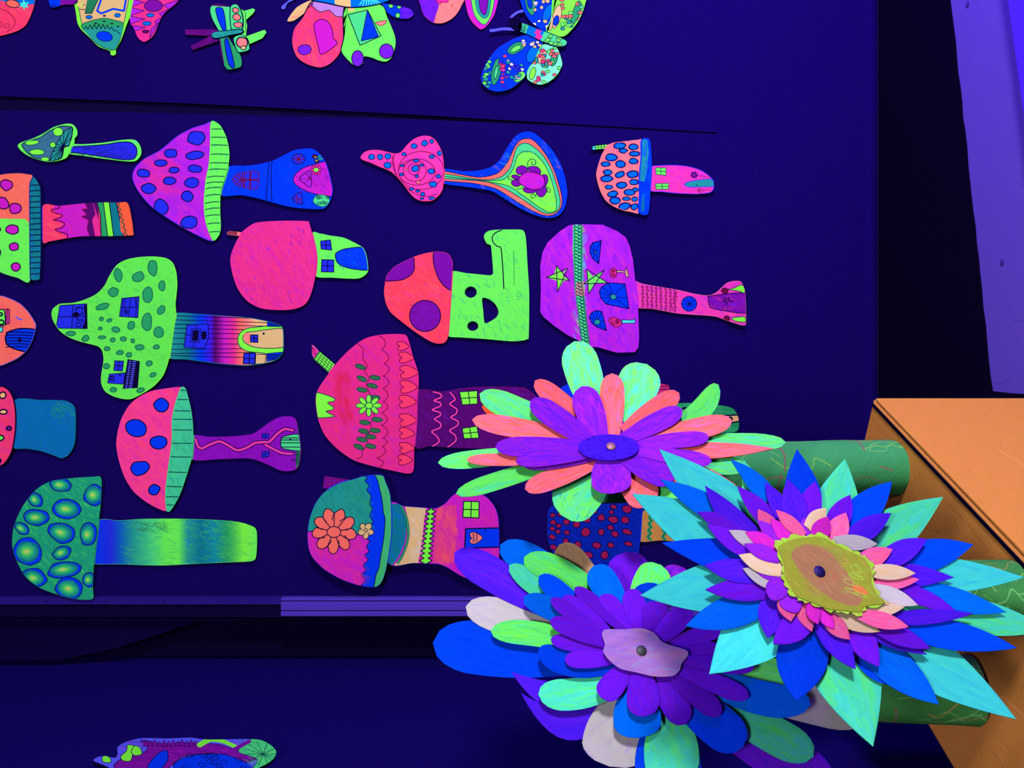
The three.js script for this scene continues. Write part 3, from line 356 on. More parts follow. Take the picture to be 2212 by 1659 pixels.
const ring = (x, y, a, b) => range(0, 11, 1).flatMap((i) => [x + a * Math.cos(i * 0.5236), y + b * Math.sin(i * 0.5236)]);
cutout('mushroom_cutout', 'smiling green mushroom cut-out with a raised thumb and red purple-spotted cap', 'paper cut-out', cG, WH, [
  { name: 'stem', edge: P.green, ew: 1, holes: [ring(1210, 928, 72, 68), ring(1237, 1378, 66, 56), [1362, 1012, 1440, 1018, 1530, 1082, 1578, 1180, 1558, 1250, 1500, 1298, 1397, 1338, 1376, 1180]], o: [950, 655, 1150, 675, 1350, 695, 1460, 705, 1500, 690, 1505, 660, 1500, 550, 1480, 330, 1465, 300, 1420, 280, 1385, 200, 1400, 150, 1450, 115, 1560, 100, 1860, 98, 1920, 130, 1945, 250, 1965, 600, 1985, 930, 1980, 1500, 1960, 1550, 1900, 1570, 1740, 1580, 1400, 1550, 1100, 1530, 900, 1505, 910, 1300, 925, 1000, 945, 860], draw(p, g) {
    p.fill(P.green); p.scrib([P.lime, P.lime, P.mint, P.teal], 330, 0.9, 14, 3, 0.25); p.scrib([P.teal, P.azure], 90, 0.3, 6, 1.4, 0.35);
    p.line([1620, 105, 1540, 140, 1495, 200, 1510, 270, 1560, 320, 1612, 350, 1635, 600, 1650, 880], P.ink, 1.8); p.line([1780, 370, 1785, 600, 1785, 840], P.inkgreen, 0.7);
    p.oval(1210, 928, 76, 72, 0, null, P.ink, 1); p.oval(1237, 1378, 70, 60, 0, null, P.ink, 1);
    g.save(); g.translate(1875, 1040); g.rotate(-Math.PI / 2); g.font = '74px sans-serif'; g.fillStyle = '#2f9c3c'; g.globalAlpha = 0.7; g.fillText('KOY', 0, 0); g.restore(); } },
  { name: 'cap', z: 0.001, edge: P.rose, ew: 1, o: [60, 920, 80, 770, 100, 700, 200, 590, 330, 520, 470, 455, 600, 415, 750, 392, 860, 400, 930, 440, 970, 530, 968, 620, 955, 860, 945, 1000, 925, 1300, 910, 1490, 895, 1560, 850, 1605, 760, 1610, 650, 1570, 450, 1440, 280, 1310, 150, 1200, 85, 1080], draw(p) {
    p.fill('#e0403a'); p.scrib([P.rose, P.coral, P.hotpink], 260, 0.7, 18, 4, 0.25); p.scrib([P.violet], 40, 1.3, 5, 1, 0.4);
    for (const a of [[60, 770, 170, 780, 300, 765, 410, 705, 460, 630, 460, 540, 445, 470, 300, 480, 60, 640], [735, 380, 712, 480, 730, 600, 780, 740, 850, 840, 935, 900, 1010, 880, 1010, 400, 900, 360]]) p.poly(a, P.purple, P.ink, 1.6);
    p.oval(605, 1245, 205, 206, 0, P.purple, P.ink, 1.6); p.scrib([P.plum, P.violet], 90, 0.5, 9, 1.4, 0.4, [430, 1080, 770, 1410]); } }]);

cutout('mushroom_cutout', 'violet house mushroom cut-out with green garland band, two green stars and blue windows', 'paper cut-out', cH, WH, [
  { name: 'stem', edge: P.salmon, ew: 1, o: [1010, 635, 1100, 660, 1300, 695, 1450, 720, 1600, 755, 1740, 775, 1830, 745, 1930, 655, 2000, 632, 2070, 635, 2100, 680, 2120, 760, 2128, 1030, 2100, 1075, 1950, 1030, 1820, 985, 1650, 970, 1450, 955, 1200, 910, 1040, 895, 1040, 800], draw(p) {
    p.fill(P.hotpink); p.scrib([P.salmon, P.orchid, P.violet], 160, 0.3, 16, 4, 0.25);
    for (let i = 0; i < 8; i++) { const x = 1095 + i * 45 + (i > 4 ? 5 : 0); for (let j = 0; j < 7; j++) p.oval(x + (j % 2) * 8, 690 + j * 34 + i * 4, 11, 11, 0, null, P.inkred, 1); p.line([x, 675 + i * 4, x + 8, 900 + i * 6], P.inkred, 0.8); }
    p.line([1450, 735, 1420, 760, 1440, 790, 1400, 800, 1410, 840, 1385, 860, 1400, 920], P.inkred, 1); p.oval(1560, 858, 76, 74, 0, P.blue, P.ink, 1.1); for (let i = 0; i < 10; i++) p.line([1562, 860, 1562 + 74 * Math.cos(i * 0.628), 860 + 72 * Math.sin(i * 0.628)], P.ink, 0.9);
    p.poly([1752, 800, 1775, 778, 2140, 755, 2140, 945, 1900, 925, 1780, 900, 1758, 870], P.purple, P.ink, 1.3); p.scrib([P.violet, P.pink], 30, 0.4, 14, 3, 0.3, [1780, 790, 2110, 920]); p.line([1885, 835, 1965, 795, 1930, 870, 1905, 795, 2000, 838, 1885, 835], P.ink, 1, false); p.oval(1918, 910, 14, 12, 0, P.hotpink, P.ink, 0.9);
    p.oval(1915, 728, 34, 28, 0, P.inkred, P.ink, 1); p.poly([1950, 715, 2010, 700, 2070, 670, 2110, 690, 2110, 750, 2050, 730], P.lime, P.ink, 1); p.oval(1935, 1003, 30, 26, 0, P.inkred, P.ink, 1); p.poly([1985, 1000, 2100, 985, 2122, 1000, 2115, 1040, 2020, 1030], P.lime, P.ink, 1); } },
  { name: 'cap', z: 0.001, edge: P.orchid, ew: 1, hard: true, o: [78, 480, 100, 350, 150, 250, 270, 140, 360, 80, 440, 68, 700, 72, 850, 140, 930, 200, 970, 290, 1000, 420, 1020, 600, 1050, 800, 1055, 1000, 1062, 1200, 1055, 1290, 1020, 1340, 840, 1345, 650, 1290, 540, 1285, 480, 1235, 350, 1170, 220, 1080, 110, 990, 78, 940, 85, 700], draw(p) {
    p.fill(P.orchid); p.scrib([P.violet, P.magenta, P.hotpink], 330, 1.2, 28, 6, 0.25); p.scrib([P.indigo], 50, 1.4, 14, 3, 0.35);
    p.quad([405, 60, 500, 60, 505, 700, 575, 1300, 500, 1290, 420, 720, 400, 300], P.mint); p.quad([430, 640, 515, 640, 520, 780, 430, 780], P.salmon); p.scrib([P.lime, P.cyan], 60, 1.3, 14, 4, 0.4, [410, 70, 540, 1270]);
    for (let i = 0; i < 36; i++) { const x = 452 + Math.max(0, i - 16) * 4, y = 85 + i * 34; p.oval(x, y, 44, 15, 0.5, null, P.inkgreen, 1.2); p.oval(x + 22, y + 8, 24, 18, -0.6, null, P.inkgreen, 1); }
    for (const [a, c] of [[[140, 595, 350, 505, 250, 740, 238, 480, 370, 628], P.lime], [[510, 660, 715, 522, 560, 760, 540, 515, 750, 652], P.green]]) { p.g.globalAlpha = 0.95; p.quad([a[0], a[1], (a[0] + a[6]) / 2 + 30, (a[1] + a[7]) / 2 + 20, a[6], a[7], a[6] + 60, a[7] + 70, a[2], a[3], a[2] - 50, a[3] + 70, a[8], a[9], a[4] + 60, a[5] - 110, a[4], a[5], a[4] - 10, a[5] - 110], c); p.g.globalAlpha = 1; p.line([...a, a[0], a[1]], P.ink, 1.4, false); }
    for (const [a, cx, cy] of [[[575, 290, 600, 250, 685, 230, 660, 460, 600, 410, 572, 350], 628, 350], [[665, 740, 690, 690, 760, 650, 920, 660, 945, 800, 960, 908, 730, 860, 680, 800], 805, 790], [[565, 990, 590, 945, 640, 925, 690, 935, 715, 1030, 738, 1125, 640, 1090, 590, 1050], 645, 1040]]) { p.poly(a, P.blue, P.ink, 1.4, false); for (let i = 0; i < a.length; i += 2) p.line([cx, cy, a[i], a[i + 1]], P.ink, 1.1); p.oval(cx, cy, a.length > 15 ? 30 : 10, a.length > 15 ? 26 : 10, 0, P.teal, P.ink, 1); }
    p.blob(805, 552, 34, 50, 0, P.pink, P.inkred, 1.4); for (let i = 0; i < 6; i++) p.oval(rr(785, 825), rr(520, 585), 11, 11, 0, null, P.inkred, 1); p.quad([838, 525, 925, 535, 935, 490, 960, 590, 930, 590, 925, 550, 840, 545], P.cream, P.ink, 1);
    p.blob(825, 1040, 66, 44, 0.3, P.pink, P.inkred, 1.4); for (let i = 0; i < 7; i++) p.oval(rr(785, 860), rr(1015, 1065), 14, 14, 0, null, P.inkred, 1); p.quad([885, 1018, 1000, 1020, 1020, 1000, 1020, 1055, 1000, 1050, 895, 1052], P.cyan, P.ink, 1); } }]);

cutout('mushroom_cutout', 'pink mushroom cut-out with row of hearts, green leaf garland and dark plum stem', 'paper cut-out', cI, WH, [
  { name: 'chimney', hard: true, edge: P.inkgreen, ew: 1, o: [55, 145, 80, 155, 125, 205, 270, 325, 230, 420, 75, 280, 58, 235], draw(p) { p.fill(P.hotpink); p.quad([130, 205, 290, 330, 230, 430, 70, 282], P.lime, P.inkgreen, 1.2); for (let i = 0; i < 6; i++) { p.line([132 + i * 24, 208 + i * 20, 78 + i * 26, 282 + i * 23], P.inkgreen, 1); } for (let i = 1; i < 5; i++) p.line([130 - i * 12, 208 + i * 16, 285 - i * 14, 335 + i * 18], P.inkgreen, 1); p.poly([62, 170, 85, 190, 95, 235, 75, 230], P.pink, P.inkred, 1); } },
  { name: 'stem', edge: P.ink, o: [1015, 578, 1250, 570, 1480, 535, 1680, 525, 1980, 530, 2060, 560, 2130, 620, 2200, 700, 2240, 820, 2235, 1000, 2180, 1080, 1900, 1105, 1680, 1108, 1400, 1100, 1150, 1085, 1000, 1075], draw(p) {
    p.fill(P.plum); p.scrib([P.purple, P.violet, '#3c0530'], 300, 0.7, 14, 2.4, 0.3);
    for (const pts of [[1175, 580, 1240, 600, 1245, 630, 1180, 660, 1235, 680, 1240, 710, 1165, 745, 1235, 770, 1235, 800, 1185, 830, 1240, 870, 1235, 910, 1160, 945, 1210, 990, 1225, 1040, 1160, 1085], [1330, 585, 1375, 650, 1325, 690, 1390, 740, 1385, 780, 1335, 815, 1400, 850, 1395, 890, 1325, 935, 1375, 980, 1380, 1030, 1305, 1090]]) { p.line(pts, P.ink, 5.4); p.line(pts, P.hotpink, 3); }
    p.pane([1415, 580, 1580, 570, 1580, 692, 1440, 700], P.lime, P.ink, 1.4); p.pane([1440, 915, 1575, 895, 1595, 1005, 1455, 1010], P.lime, P.ink, 1.4); p.poly([1630, 700, 1640, 760, 1690, 820, 1660, 860, 1900, 900, 1900, 680], P.orange, P.ink, 1.4); } },
  { name: 'cap', z: 0.001, edge: P.pink, ew: 1, o: [95, 680, 110, 570, 200, 430, 300, 300, 420, 180, 550, 90, 700, 55, 900, 52, 945, 100, 990, 260, 1035, 400, 1040, 520, 1025, 620, 1020, 850, 1000, 1100, 992, 1300, 940, 1330, 830, 1310, 650, 1270, 450, 1210, 300, 1110, 180, 980, 120, 840], draw(p) {
    p.fill('#cc2a58'); p.scrib([P.magenta, P.rose, P.orchid, P.pink], 420, 0.8, 20, 5, 0.22); p.scrib(['#c0202c'], 40, 1.1, 20, 6, 0.3, [280, 430, 420, 850]);
    p.poly([90, 600, 180, 605, 265, 640, 265, 665, 205, 680, 255, 720, 250, 745, 190, 760, 262, 800, 250, 810, 90, 805], P.lime, P.inkgreen, 1.4);
    p.line([470, 130, 530, 190, 530, 280, 570, 340, 545, 390, 590, 460, 560, 510, 590, 600, 590, 700, 635, 800, 600, 870, 605, 930, 560, 990, 575, 1060, 525, 1120, 520, 1170, 470, 1200], P.inkred, 1.3);
    for (const [x, y, a] of [[505, 350, 0.3], [520, 460, 0.4], [520, 562, 0.2], [545, 862, 0.1], [535, 942, 0.2], [520, 1018, 0.2], [490, 1085, 0.4], [640, 450, 0.15], [615, 525, 0.25], [640, 632, 0.1], [660, 835, 0.1], [640, 935, 0.1], [600, 992, 0.1], [600, 1080, 0.2]]) p.oval(x, y, 48, 20, a, P.forest, P.inkgreen, 1.4);
    for (let i = 0; i < 8; i++) p.oval(582 + 76 * Math.cos(i * 0.785), 706 + 58 * Math.sin(i * 0.785), 42, 22, i * 0.785, P.lime, P.inkgreen, 1.2); p.oval(585, 706, 34, 28, 0, P.lime, P.inkgreen, 1.2);
    const sc = [[680, 60, 720, 95], [735, 110, 700, 195], [795, 250, 725, 320], [795, 370, 715, 435], [800, 480, 712, 548], [780, 610, 715, 672], [785, 710, 700, 772], [785, 830, 700, 888], [788, 935, 712, 1005], [770, 1050, 705, 1080], [765, 1120, 658, 1188], [745, 1230, 680, 1270]]; let q = [670, 60]; for (const [ax, ay, bx, by] of sc) { p.g.beginPath(); p.g.moveTo(...q); p.g.quadraticCurveTo(ax + 22, (q[1] + by) / 2, bx, by); p.stroke(P.inkred, 1.3); q = [bx, by]; }
    for (const [x, y, s] of [[895, 160, 0.75], [925, 265, 0.95], [950, 400, 1.15], [945, 535, 1.1], [935, 670, 1.1], [940, 840, 1.1], [930, 960, 0.95], [930, 1095, 0.95], [915, 1205, 0.9]]) p.poly([x + 78 * s, y + 5, x + 10 * s, y - 48 * s, x - 58 * s, y - 50 * s, x - 70 * s, y - 22 * s, x - 38 * s, y + 2, x - 66 * s, y + 22 * s, x - 50 * s, y + 52 * s, x + 5 * s, y + 45 * s], P.rose, P.inkred, 1.3); } }]);

cutout('mushroom_cutout', 'pink dotted mushroom cut-out with a plain broad teal stem', 'paper cut-out', cJ, WH, [
  { name: 'stem', edge: P.tealdark, o: [160, 280, 450, 278, 700, 282, 780, 310, 830, 360, 842, 500, 830, 760, 760, 890, 680, 925, 600, 895, 450, 845, 300, 820, 140, 805, 165, 600], draw(p) { p.fill('#066a78'); p.scrib([P.tealdark, P.azure, '#0a5a6a'], 300, 1.1, 12, 2.4, 0.25); p.scrib([P.emerald], 50, 0.6, 8, 2, 0.4, [570, 310, 820, 480]); } },
  { name: 'cap', z: 0.001, edge: P.ink, o: [-200, 200, 0, 130, 60, 140, 110, 180, 150, 260, 175, 400, 175, 600, 140, 830, 80, 950, 0, 1010, -200, 980, -350, 800, -350, 400], draw(p) { p.fill(P.rose); p.scrib([P.hotpink, P.pink, P.magenta], 140, 0.9, 22, 5, 0.25); for (const [x, y, a, b, c] of [[35, 225, 36, 36, P.peach], [42, 410, 44, 26, P.peach], [104, 593, 28, 24, P.purple], [12, 698, 34, 30, P.green], [0, 952, 16, 20, P.purple], [-60, 320, 30, 30, P.peach]]) p.blob(x, y, a, b, 0, c, P.ink, 2.4); } }]);

cutout('mushroom_cutout', 'pink mushroom cut-out with five blue spots, sea-green gills and slender purple stem', 'paper cut-out', cL, WH, [
  { name: 'stem', edge: P.purple, o: [895, 630, 1100, 635, 1350, 630, 1560, 605, 1640, 560, 1780, 460, 1880, 415, 1980, 405, 2050, 440, 2085, 560, 2110, 780, 2090, 950, 2050, 1000, 1980, 1018, 1880, 1010, 1750, 950, 1600, 890, 1480, 875, 1200, 885, 890, 885], draw(p) {
    p.fill('#7a0e7c'); p.scrib([P.purple, P.violet, P.plum, P.magenta], 420, 0.5, 9, 1.8, 0.3);
    const v = [940, 665, 965, 740, 1010, 765, 1080, 730, 1200, 688, 1290, 725, 1400, 785, 1500, 760, 1600, 705, 1700, 695, 1760, 690, 1850, 600, 1930, 550, 2020, 565]; p.line(v, P.ink, 7); p.line(v, P.hotpink, 4.2); const v2 = [1715, 725, 1800, 770, 1900, 815, 2010, 825]; p.line(v2, P.ink, 6.4); p.line(v2, P.hotpink, 4);
    p.poly([1885, 690, 1920, 630, 2120, 612, 2120, 785, 1920, 770, 1890, 740], P.mint, P.ink, 1.4); hatch(p, [648, 672, 702, 750], 1885, 2110); p.oval(1992, 668, 14, 10, 0, P.ink); p.pane([1680, 600, 1752, 600, 1748, 655, 1678, 650], P.royal, P.ink, 1.2); p.pane([1675, 805, 1752, 795, 1755, 855, 1680, 868], P.royal, P.ink, 1.2);
    p.quad([2060, 430, 2090, 430, 2110, 620, 2075, 620], P.inkgreen); p.quad([2060, 800, 2130, 780, 2110, 980, 2055, 980], P.forest); p.scrib([P.inkgreen], 30, 0.9, 8, 1.2, 0.7, [2050, 800, 2110, 970]); p.oval(2025, 892, 22, 12, 0.3, null, P.ink, 1); } },
  { name: 'cap', z: 0.001, edge: P.hotpink, ew: 1, o: [60, 720, 80, 560, 120, 430, 200, 290, 300, 200, 440, 130, 600, 100, 790, 86, 745, 200, 708, 340, 690, 480, 690, 640, 668, 850, 638, 1100, 618, 1250, 626, 1450, 520, 1430, 380, 1350, 250, 1240, 150, 1080, 90, 900], draw(p) { p.fill('#e0405e'); p.scrib([P.hotpink, P.rose, P.magenta], 260, 0.8, 26, 6, 0.22); spots(p, [[560, 285, 82, 80, 0.5], [285, 538, 120, 92, 0.15], [530, 698, 94, 76, 0.1], [325, 985, 102, 80, -0.2], [480, 1222, 66, 56, -0.3]], P.blue, P.ink, 1.8); } },
  { name: 'gills', z: 0.002, edge: P.mint, o: [785, 88, 832, 100, 865, 210, 895, 340, 912, 470, 918, 620, 905, 850, 880, 950, 850, 1050, 800, 1200, 760, 1300, 710, 1390, 660, 1460, 622, 1450, 612, 1250, 640, 1000, 665, 830, 685, 640, 685, 450, 720, 270], draw(p) { p.fill('#38c864'); p.scrib([P.mint, P.teal, P.emerald], 140, 0.9, 14, 4, 0.25); hatch(p, [118, 220, 345, 440, 558, 706, 858, 1028, 1188, 1302, 1393], 600, 925, P.inkgreen, -3, 1.6); } }]);

cutout('mushroom_cutout', 'green and blue mottled mushroom cut-out with ringed oval spots and blended stem', 'paper cut-out', cN, WH, [
  { name: 'stem', edge: P.green, ew: 0.8, o: [805, 412, 1000, 405, 1200, 392, 1500, 390, 1800, 400, 1980, 415, 2080, 440, 2150, 490, 2148, 700, 2110, 745, 1950, 755, 1700, 765, 1350, 782, 1000, 772, 770, 768, 780, 700], draw(p) {
    p.grad([[0, P.blue], [0.1, P.royal], [0.16, '#0a5c84'], [0.24, P.teal], [0.36, P.mint], [0.44, P.green], [0.52, P.green], [0.58, P.teal], [0.66, P.tealdark], [0.74, '#109068'], [0.82, P.emerald], [0.92, P.lime], [1, P.green]], 790, 2150);
    p.scrib([P.green, P.teal, P.lime, P.emerald], 260, 0.1, 18, 2.4, 0.25, [1040, 390, 2140, 780]); p.scrib([P.azure, P.tealdark], 110, 0.6, 12, 2, 0.3, [1560, 390, 1850, 780]); p.scrib(['#1c5c2c'], 40, 0.4, 12, 1.2, 0.5, [1120, 420, 1420, 500]); } },
  { name: 'cap', z: 0.001, edge: P.emerald, ew: 0.8, o: [105, 570, 120, 450, 190, 290, 300, 150, 430, 75, 600, 50, 780, 38, 850, 50, 848, 250, 830, 410, 796, 700, 780, 950, 785, 1055, 720, 1068, 640, 1062, 500, 1030, 340, 970, 220, 880, 150, 760, 110, 640], draw(p) {
    p.fill('#16a04e'); p.scrib([P.emerald, P.mint, P.teal, P.green, P.tealdark], 520, 0.7, 16, 2.4, 0.32);
    for (const [x, y, a, b, r] of [[510, 105, 96, 62, 0.1], [790, 190, 86, 92, 0], [300, 230, 66, 56, 0.9], [562, 308, 124, 82, 0.1], [305, 378, 108, 68, 0], [185, 470, 70, 44, 0.6], [520, 505, 115, 85, 0.3], [742, 520, 72, 98, 0.1], [238, 665, 124, 112, 0], [520, 675, 82, 56, -0.4], [540, 815, 142, 68, -0.15], [290, 885, 105, 80, 0.2], [585, 975, 118, 92, 0.2], [750, 900, 52, 62, 0]]) { p.blob(x, y, a, b, r, P.blue, P.ink, 1.2); p.blob(x - 5, y, a * 0.84, b * 0.82, r, P.tealdark); p.blob(x - 6, y, a * 0.7, b * 0.66, r, '#159a5c'); p.blob(x - 8, y, a * 0.52, b * 0.48, r, '#2cb84e'); p.blob(x - 10, y, a * 0.36, b * 0.32, r, '#56d83c'); p.blob(x - 12, y, a * 0.2, b * 0.15, r, '#a8d04c'); }
    p.scrib([P.teal, P.emerald, P.green], 160, 0.5, 7, 1.2, 0.25); } }]);

cutout('mushroom_cutout', 'teal and magenta mushroom cut-out with an orange flower and Sweet Home heart door', 'paper cut-out', cO, 0.024, [
  { name: 'chimney', hard: true, edge: P.plum, o: [250, 90, 510, 125, 520, 180, 330, 240, 230, 215], draw(p) { p.fill(P.purple); for (let i = 0; i < 7; i++) p.line([255 + i * 44, 85, 235 + i * 44, 230], P.inkred, 1.2); hatch(p, [125, 160, 195], 230, 520, P.inkred, -10, 1.2); } },
  { name: 'stem', edge: P.royal, ew: 1, o: [940, 398, 1100, 410, 1300, 425, 1440, 430, 1530, 380, 1620, 290, 1720, 250, 1880, 270, 1980, 320, 2060, 420, 2095, 530, 2105, 700, 2100, 980, 2000, 1180, 1850, 1200, 1700, 1150, 1550, 1060, 1450, 1025, 1200, 1015, 920, 1005], draw(p, g) {
    p.fill(P.magenta); p.scrib([P.orchid, P.pink, P.rose], 200, 1.2, 22, 6, 0.22); p.quad([1440, 400, 1650, 400, 1650, 1010, 1400, 1010], '#c83a5a'); p.scrib([P.rose, P.coral, P.magenta], 110, 1.4, 20, 5, 0.28, [1440, 430, 1660, 1010]);
    p.quad([1100, 390, 1340, 390, 1310, 560, 1290, 750, 1240, 1040, 990, 1040, 1090, 900, 1140, 700, 1140, 560], P.cream); p.scrib([P.peach, P.white], 40, 1.2, 20, 6, 0.25, [1160, 420, 1300, 1000]);
    p.quad([940, 380, 1060, 390, 1110, 500, 1125, 640, 1100, 800, 1050, 920, 980, 1030, 900, 1030], P.tealdark); p.scrib([P.azure], 50, 0.9, 14, 3, 0.25, [940, 400, 1090, 1000]);
    for (let i = 0; i < 40; i++) { const t = i / 39, y = 410 + t * 600, x = 1140 - Math.pow(Math.abs(t - 0.45) * 1.9, 2) * 100; p.oval(x, y, 12, 9, 0, P.mint, P.inkgreen, 1.1); }
    const z1 = [], z2 = []; for (let i = 0; i <= 24; i++) { const y = 415 + i * 26; z1.push(1335 - i * 3.4 + (i % 2) * 44, y); z2.push(1420 - i * 2 + (i % 2) * -44 + 16, y); }
    const rev = pairs(z2).reverse().flat(); p.quad([...z1, ...rev], P.lime); p.line(z1, P.ink, 1.6, false); p.line(z2, P.ink, 1.6, false);
    p.pane([1728, 358, 1892, 362, 1890, 535, 1720, 528], P.lime, P.ink, 1.6); p.quad([1750, 650, 2120, 640, 2110, 845, 1740, 855], P.blue, P.ink, 2.2);
    p.poly([1930, 745, 1880, 700, 1830, 682, 1795, 700, 1800, 735, 1815, 748, 1795, 770, 1800, 800, 1835, 812, 1880, 795], P.salmon, P.ink, 1.2);
    g.save(); g.translate(1845, 797); g.rotate(-Math.PI / 2); g.fillStyle = P.ink; g.font = 'bold 36px sans-serif'; g.fillText('Sweet', 0, 0); g.fillText('Home', 8, 36); g.restore(); p.oval(1960, 672, 10, 7, 0, P.ink); } },
  { name: 'cap', z: 0.001, edge: P.royal, ew: 1, o: [72, 720, 90, 560, 150, 390, 250, 260, 400, 170, 600, 110, 680, 85, 860, 80, 900, 150, 950, 290, 962, 500, 960, 720, 930, 950, 900, 1100, 860, 1210, 810, 1260, 740, 1268, 600, 1245, 420, 1180, 250, 1080, 130, 960, 85, 860], draw(p) {
    p.fill('#36b44a'); p.scrib([P.mint], 60, 1.5, 20, 4, 0.3);
    p.poly([690, 60, 780, 80, 820, 150, 835, 220, 855, 300, 870, 400, 878, 480, 895, 540, 890, 640, 880, 750, 865, 850, 845, 960, 830, 1060, 795, 1150, 785, 1220, 740, 1300, 500, 1300, 500, 60], P.blue, P.ink, 1.3, true);
    const tl = [], bl = []; for (let i = 0; i < 7; i++) tl.push(690 + i * 12 + 8, 85 + i * 78, 715 + i * 10, 125 + i * 78);
    p.poly([660, 90, 680, 140, 722, 190, 700, 240, 745, 300, 730, 385, 758, 440, 730, 510, 765, 570, 720, 640, 600, 710, -60, 710, -60, 60], P.teal, P.ink, 1.3); p.scrib([P.tealdark, '#0f8a4a', P.emerald], 160, 0.9, 26, 6, 0.22, [100, 120, 740, 690]);
    p.poly([-60, 712, 600, 712, 690, 750, 730, 780, 700, 830, 722, 890, 680, 930, 716, 980, 660, 1030, 690, 1090, 640, 1140, 680, 1180, 640, 1250, 560, 1320, -60, 1320], P.magenta, P.ink, 1.3); p.scrib([P.pink, P.rose, P.orchid], 180, 0.7, 24, 6, 0.22, [80, 730, 680, 1240]);
    for (let i = 0; i < 9; i++) { const a = i * 0.698 + 0.2; p.blob(352 + 150 * Math.cos(a), 668 + 150 * Math.sin(a), 92, 62, a, P.coral, P.ink, 1.5); } p.oval(352, 668, 120, 110, 0, P.coral); for (let i = 0; i < 9; i++) { const a = i * 0.698 + 0.55; p.line([352 + 70 * Math.cos(a), 676 + 60 * Math.sin(a), 352 + 190 * Math.cos(a), 672 + 185 * Math.sin(a)], P.ink, 1.5); } p.oval(352, 683, 72, 58, 0, P.coral, P.ink, 1.5);
    for (let i = 0; i < 5; i++) { const a = i * 1.257 + 0.3; p.blob(690 + 48 * Math.cos(a), 668 + 50 * Math.sin(a), 40, 34, a, P.cream, P.ink, 1.2); } p.oval(690, 668, 34, 34, 0, P.cream); p.oval(690, 665, 18, 18, 0, null, P.ink, 1.2); } }]);

cutout('mushroom_cutout', 'deep blue mushroom cut-out with small red spots, half hidden behind the paper flowers', 'paper cut-out', cQ, WH, [
  { name: 'stem', edge: P.ink, ew: 1, o: [1790, 640, 1840, 605, 2200, 600, 2350, 700, 2350, 900, 2000, 885, 1780, 885], draw(p) { p.fill('#b0862c'); p.scrib([P.gold, P.brown], 70, 1.2, 14, 4, 0.3); for (const x of [1885, 2020]) { const z = []; for (let i = 0; i < 10; i++) z.push(x + (i % 2) * 26 - i * 2, 615 + i * 29); p.line(z, P.emerald, 5, false); p.line(z, P.inkgreen, 1, false); } } },
  { name: 'cap', z: 0.001, edge: P.blue, ew: 1, o: [960, 600, 1050, 555, 1400, 550, 1800, 550, 1812, 650, 1800, 850, 1785, 1000, 1795, 1040, 1700, 1150, 1500, 1180, 1200, 1120, 1050, 1050, 980, 960, 948, 850, 950, 720], draw(p) { p.fill('#04206c'); p.scrib([P.blue, P.royal], 200, 0.8, 14, 3, 0.25); for (const [x, y, a, b] of [[995, 650, 26, 22], [1065, 640, 26, 22], [1000, 715, 30, 24], [1050, 745, 26, 22], [1120, 712, 32, 26], [1215, 735, 34, 30], [1300, 688, 44, 30], [1382, 615, 26, 20], [1440, 672, 34, 32], [1555, 572, 32, 20], [1535, 622, 22, 20], [1550, 690, 46, 32], [1678, 592, 46, 36], [1660, 695, 40, 34], [992, 775, 26, 22], [1045, 800, 24, 22], [1125, 810, 28, 22], [1298, 805, 42, 42], [1440, 805, 28, 34], [1525, 762, 32, 24], [1565, 822, 36, 28], [1678, 803, 44, 26], [990, 850, 34, 24], [1115, 892, 30, 28], [1225, 920, 34, 32], [1398, 928, 42, 32], [1528, 925, 32, 26], [1690, 912, 38, 22], [1000, 945, 32, 26], [1320, 1015, 44, 30], [1470, 1015, 36, 38], [1720, 1030, 30, 30], [1600, 1080, 36, 26]]) p.blob(x, y, a, b, 0.3, '#8a1434', P.ink, 1.4); } }]);

cutout('mushroom_cutout', 'dark mushroom cut-out with green stem end and tan window, mostly behind the daisy-like flower', 'paper cut-out', cR, WH, [
  { name: 'stem', edge: P.ink, o: [700, 760, 900, 735, 1100, 735, 1350, 760, 1480, 790, 1540, 850, 1568, 950, 1560, 1040, 1500, 1080, 1250, 1088, 700, 1085], draw(p) { p.fill(P.emerald); p.scrib([P.forest, P.mint], 80, 0.4, 16, 4, 0.25); p.quad([1370, 885, 1600, 872, 1600, 940, 1480, 965, 1380, 975], P.peach, P.ink, 2.4); p.oval(1462, 925, 20, 24, 0, null, P.ink, 3); p.oval(950, 800, 40, 14, 0, P.ink); } },
  { name: 'rim', z: 0.0008, edge: P.inkred, o: [600, 530, 730, 528, 770, 560, 790, 800, 760, 1250, 640, 1500, 580, 1200, 580, 800], draw(p) { p.fill('#b02c50'); hatch(p, [550, 585, 640, 700, 760], 580, 790, P.inkred, 0, 2); } },
  { name: 'cap', z: 0.0016, edge: P.royal, ew: 1.4, o: [-500, 610, -300, 500, -40, 450, 240, 475, 590, 525, 610, 900, 590, 1250, 400, 1560, 0, 1620, -300, 1420, -520, 1000], draw(p) { p.fill('#5a1c78'); p.quad([-600, 400, -330, 400, -280, 900, -600, 1100], P.blue); p.scrib([P.violet, P.purple], 90, 0.5, 24, 6, 0.25); } }]);

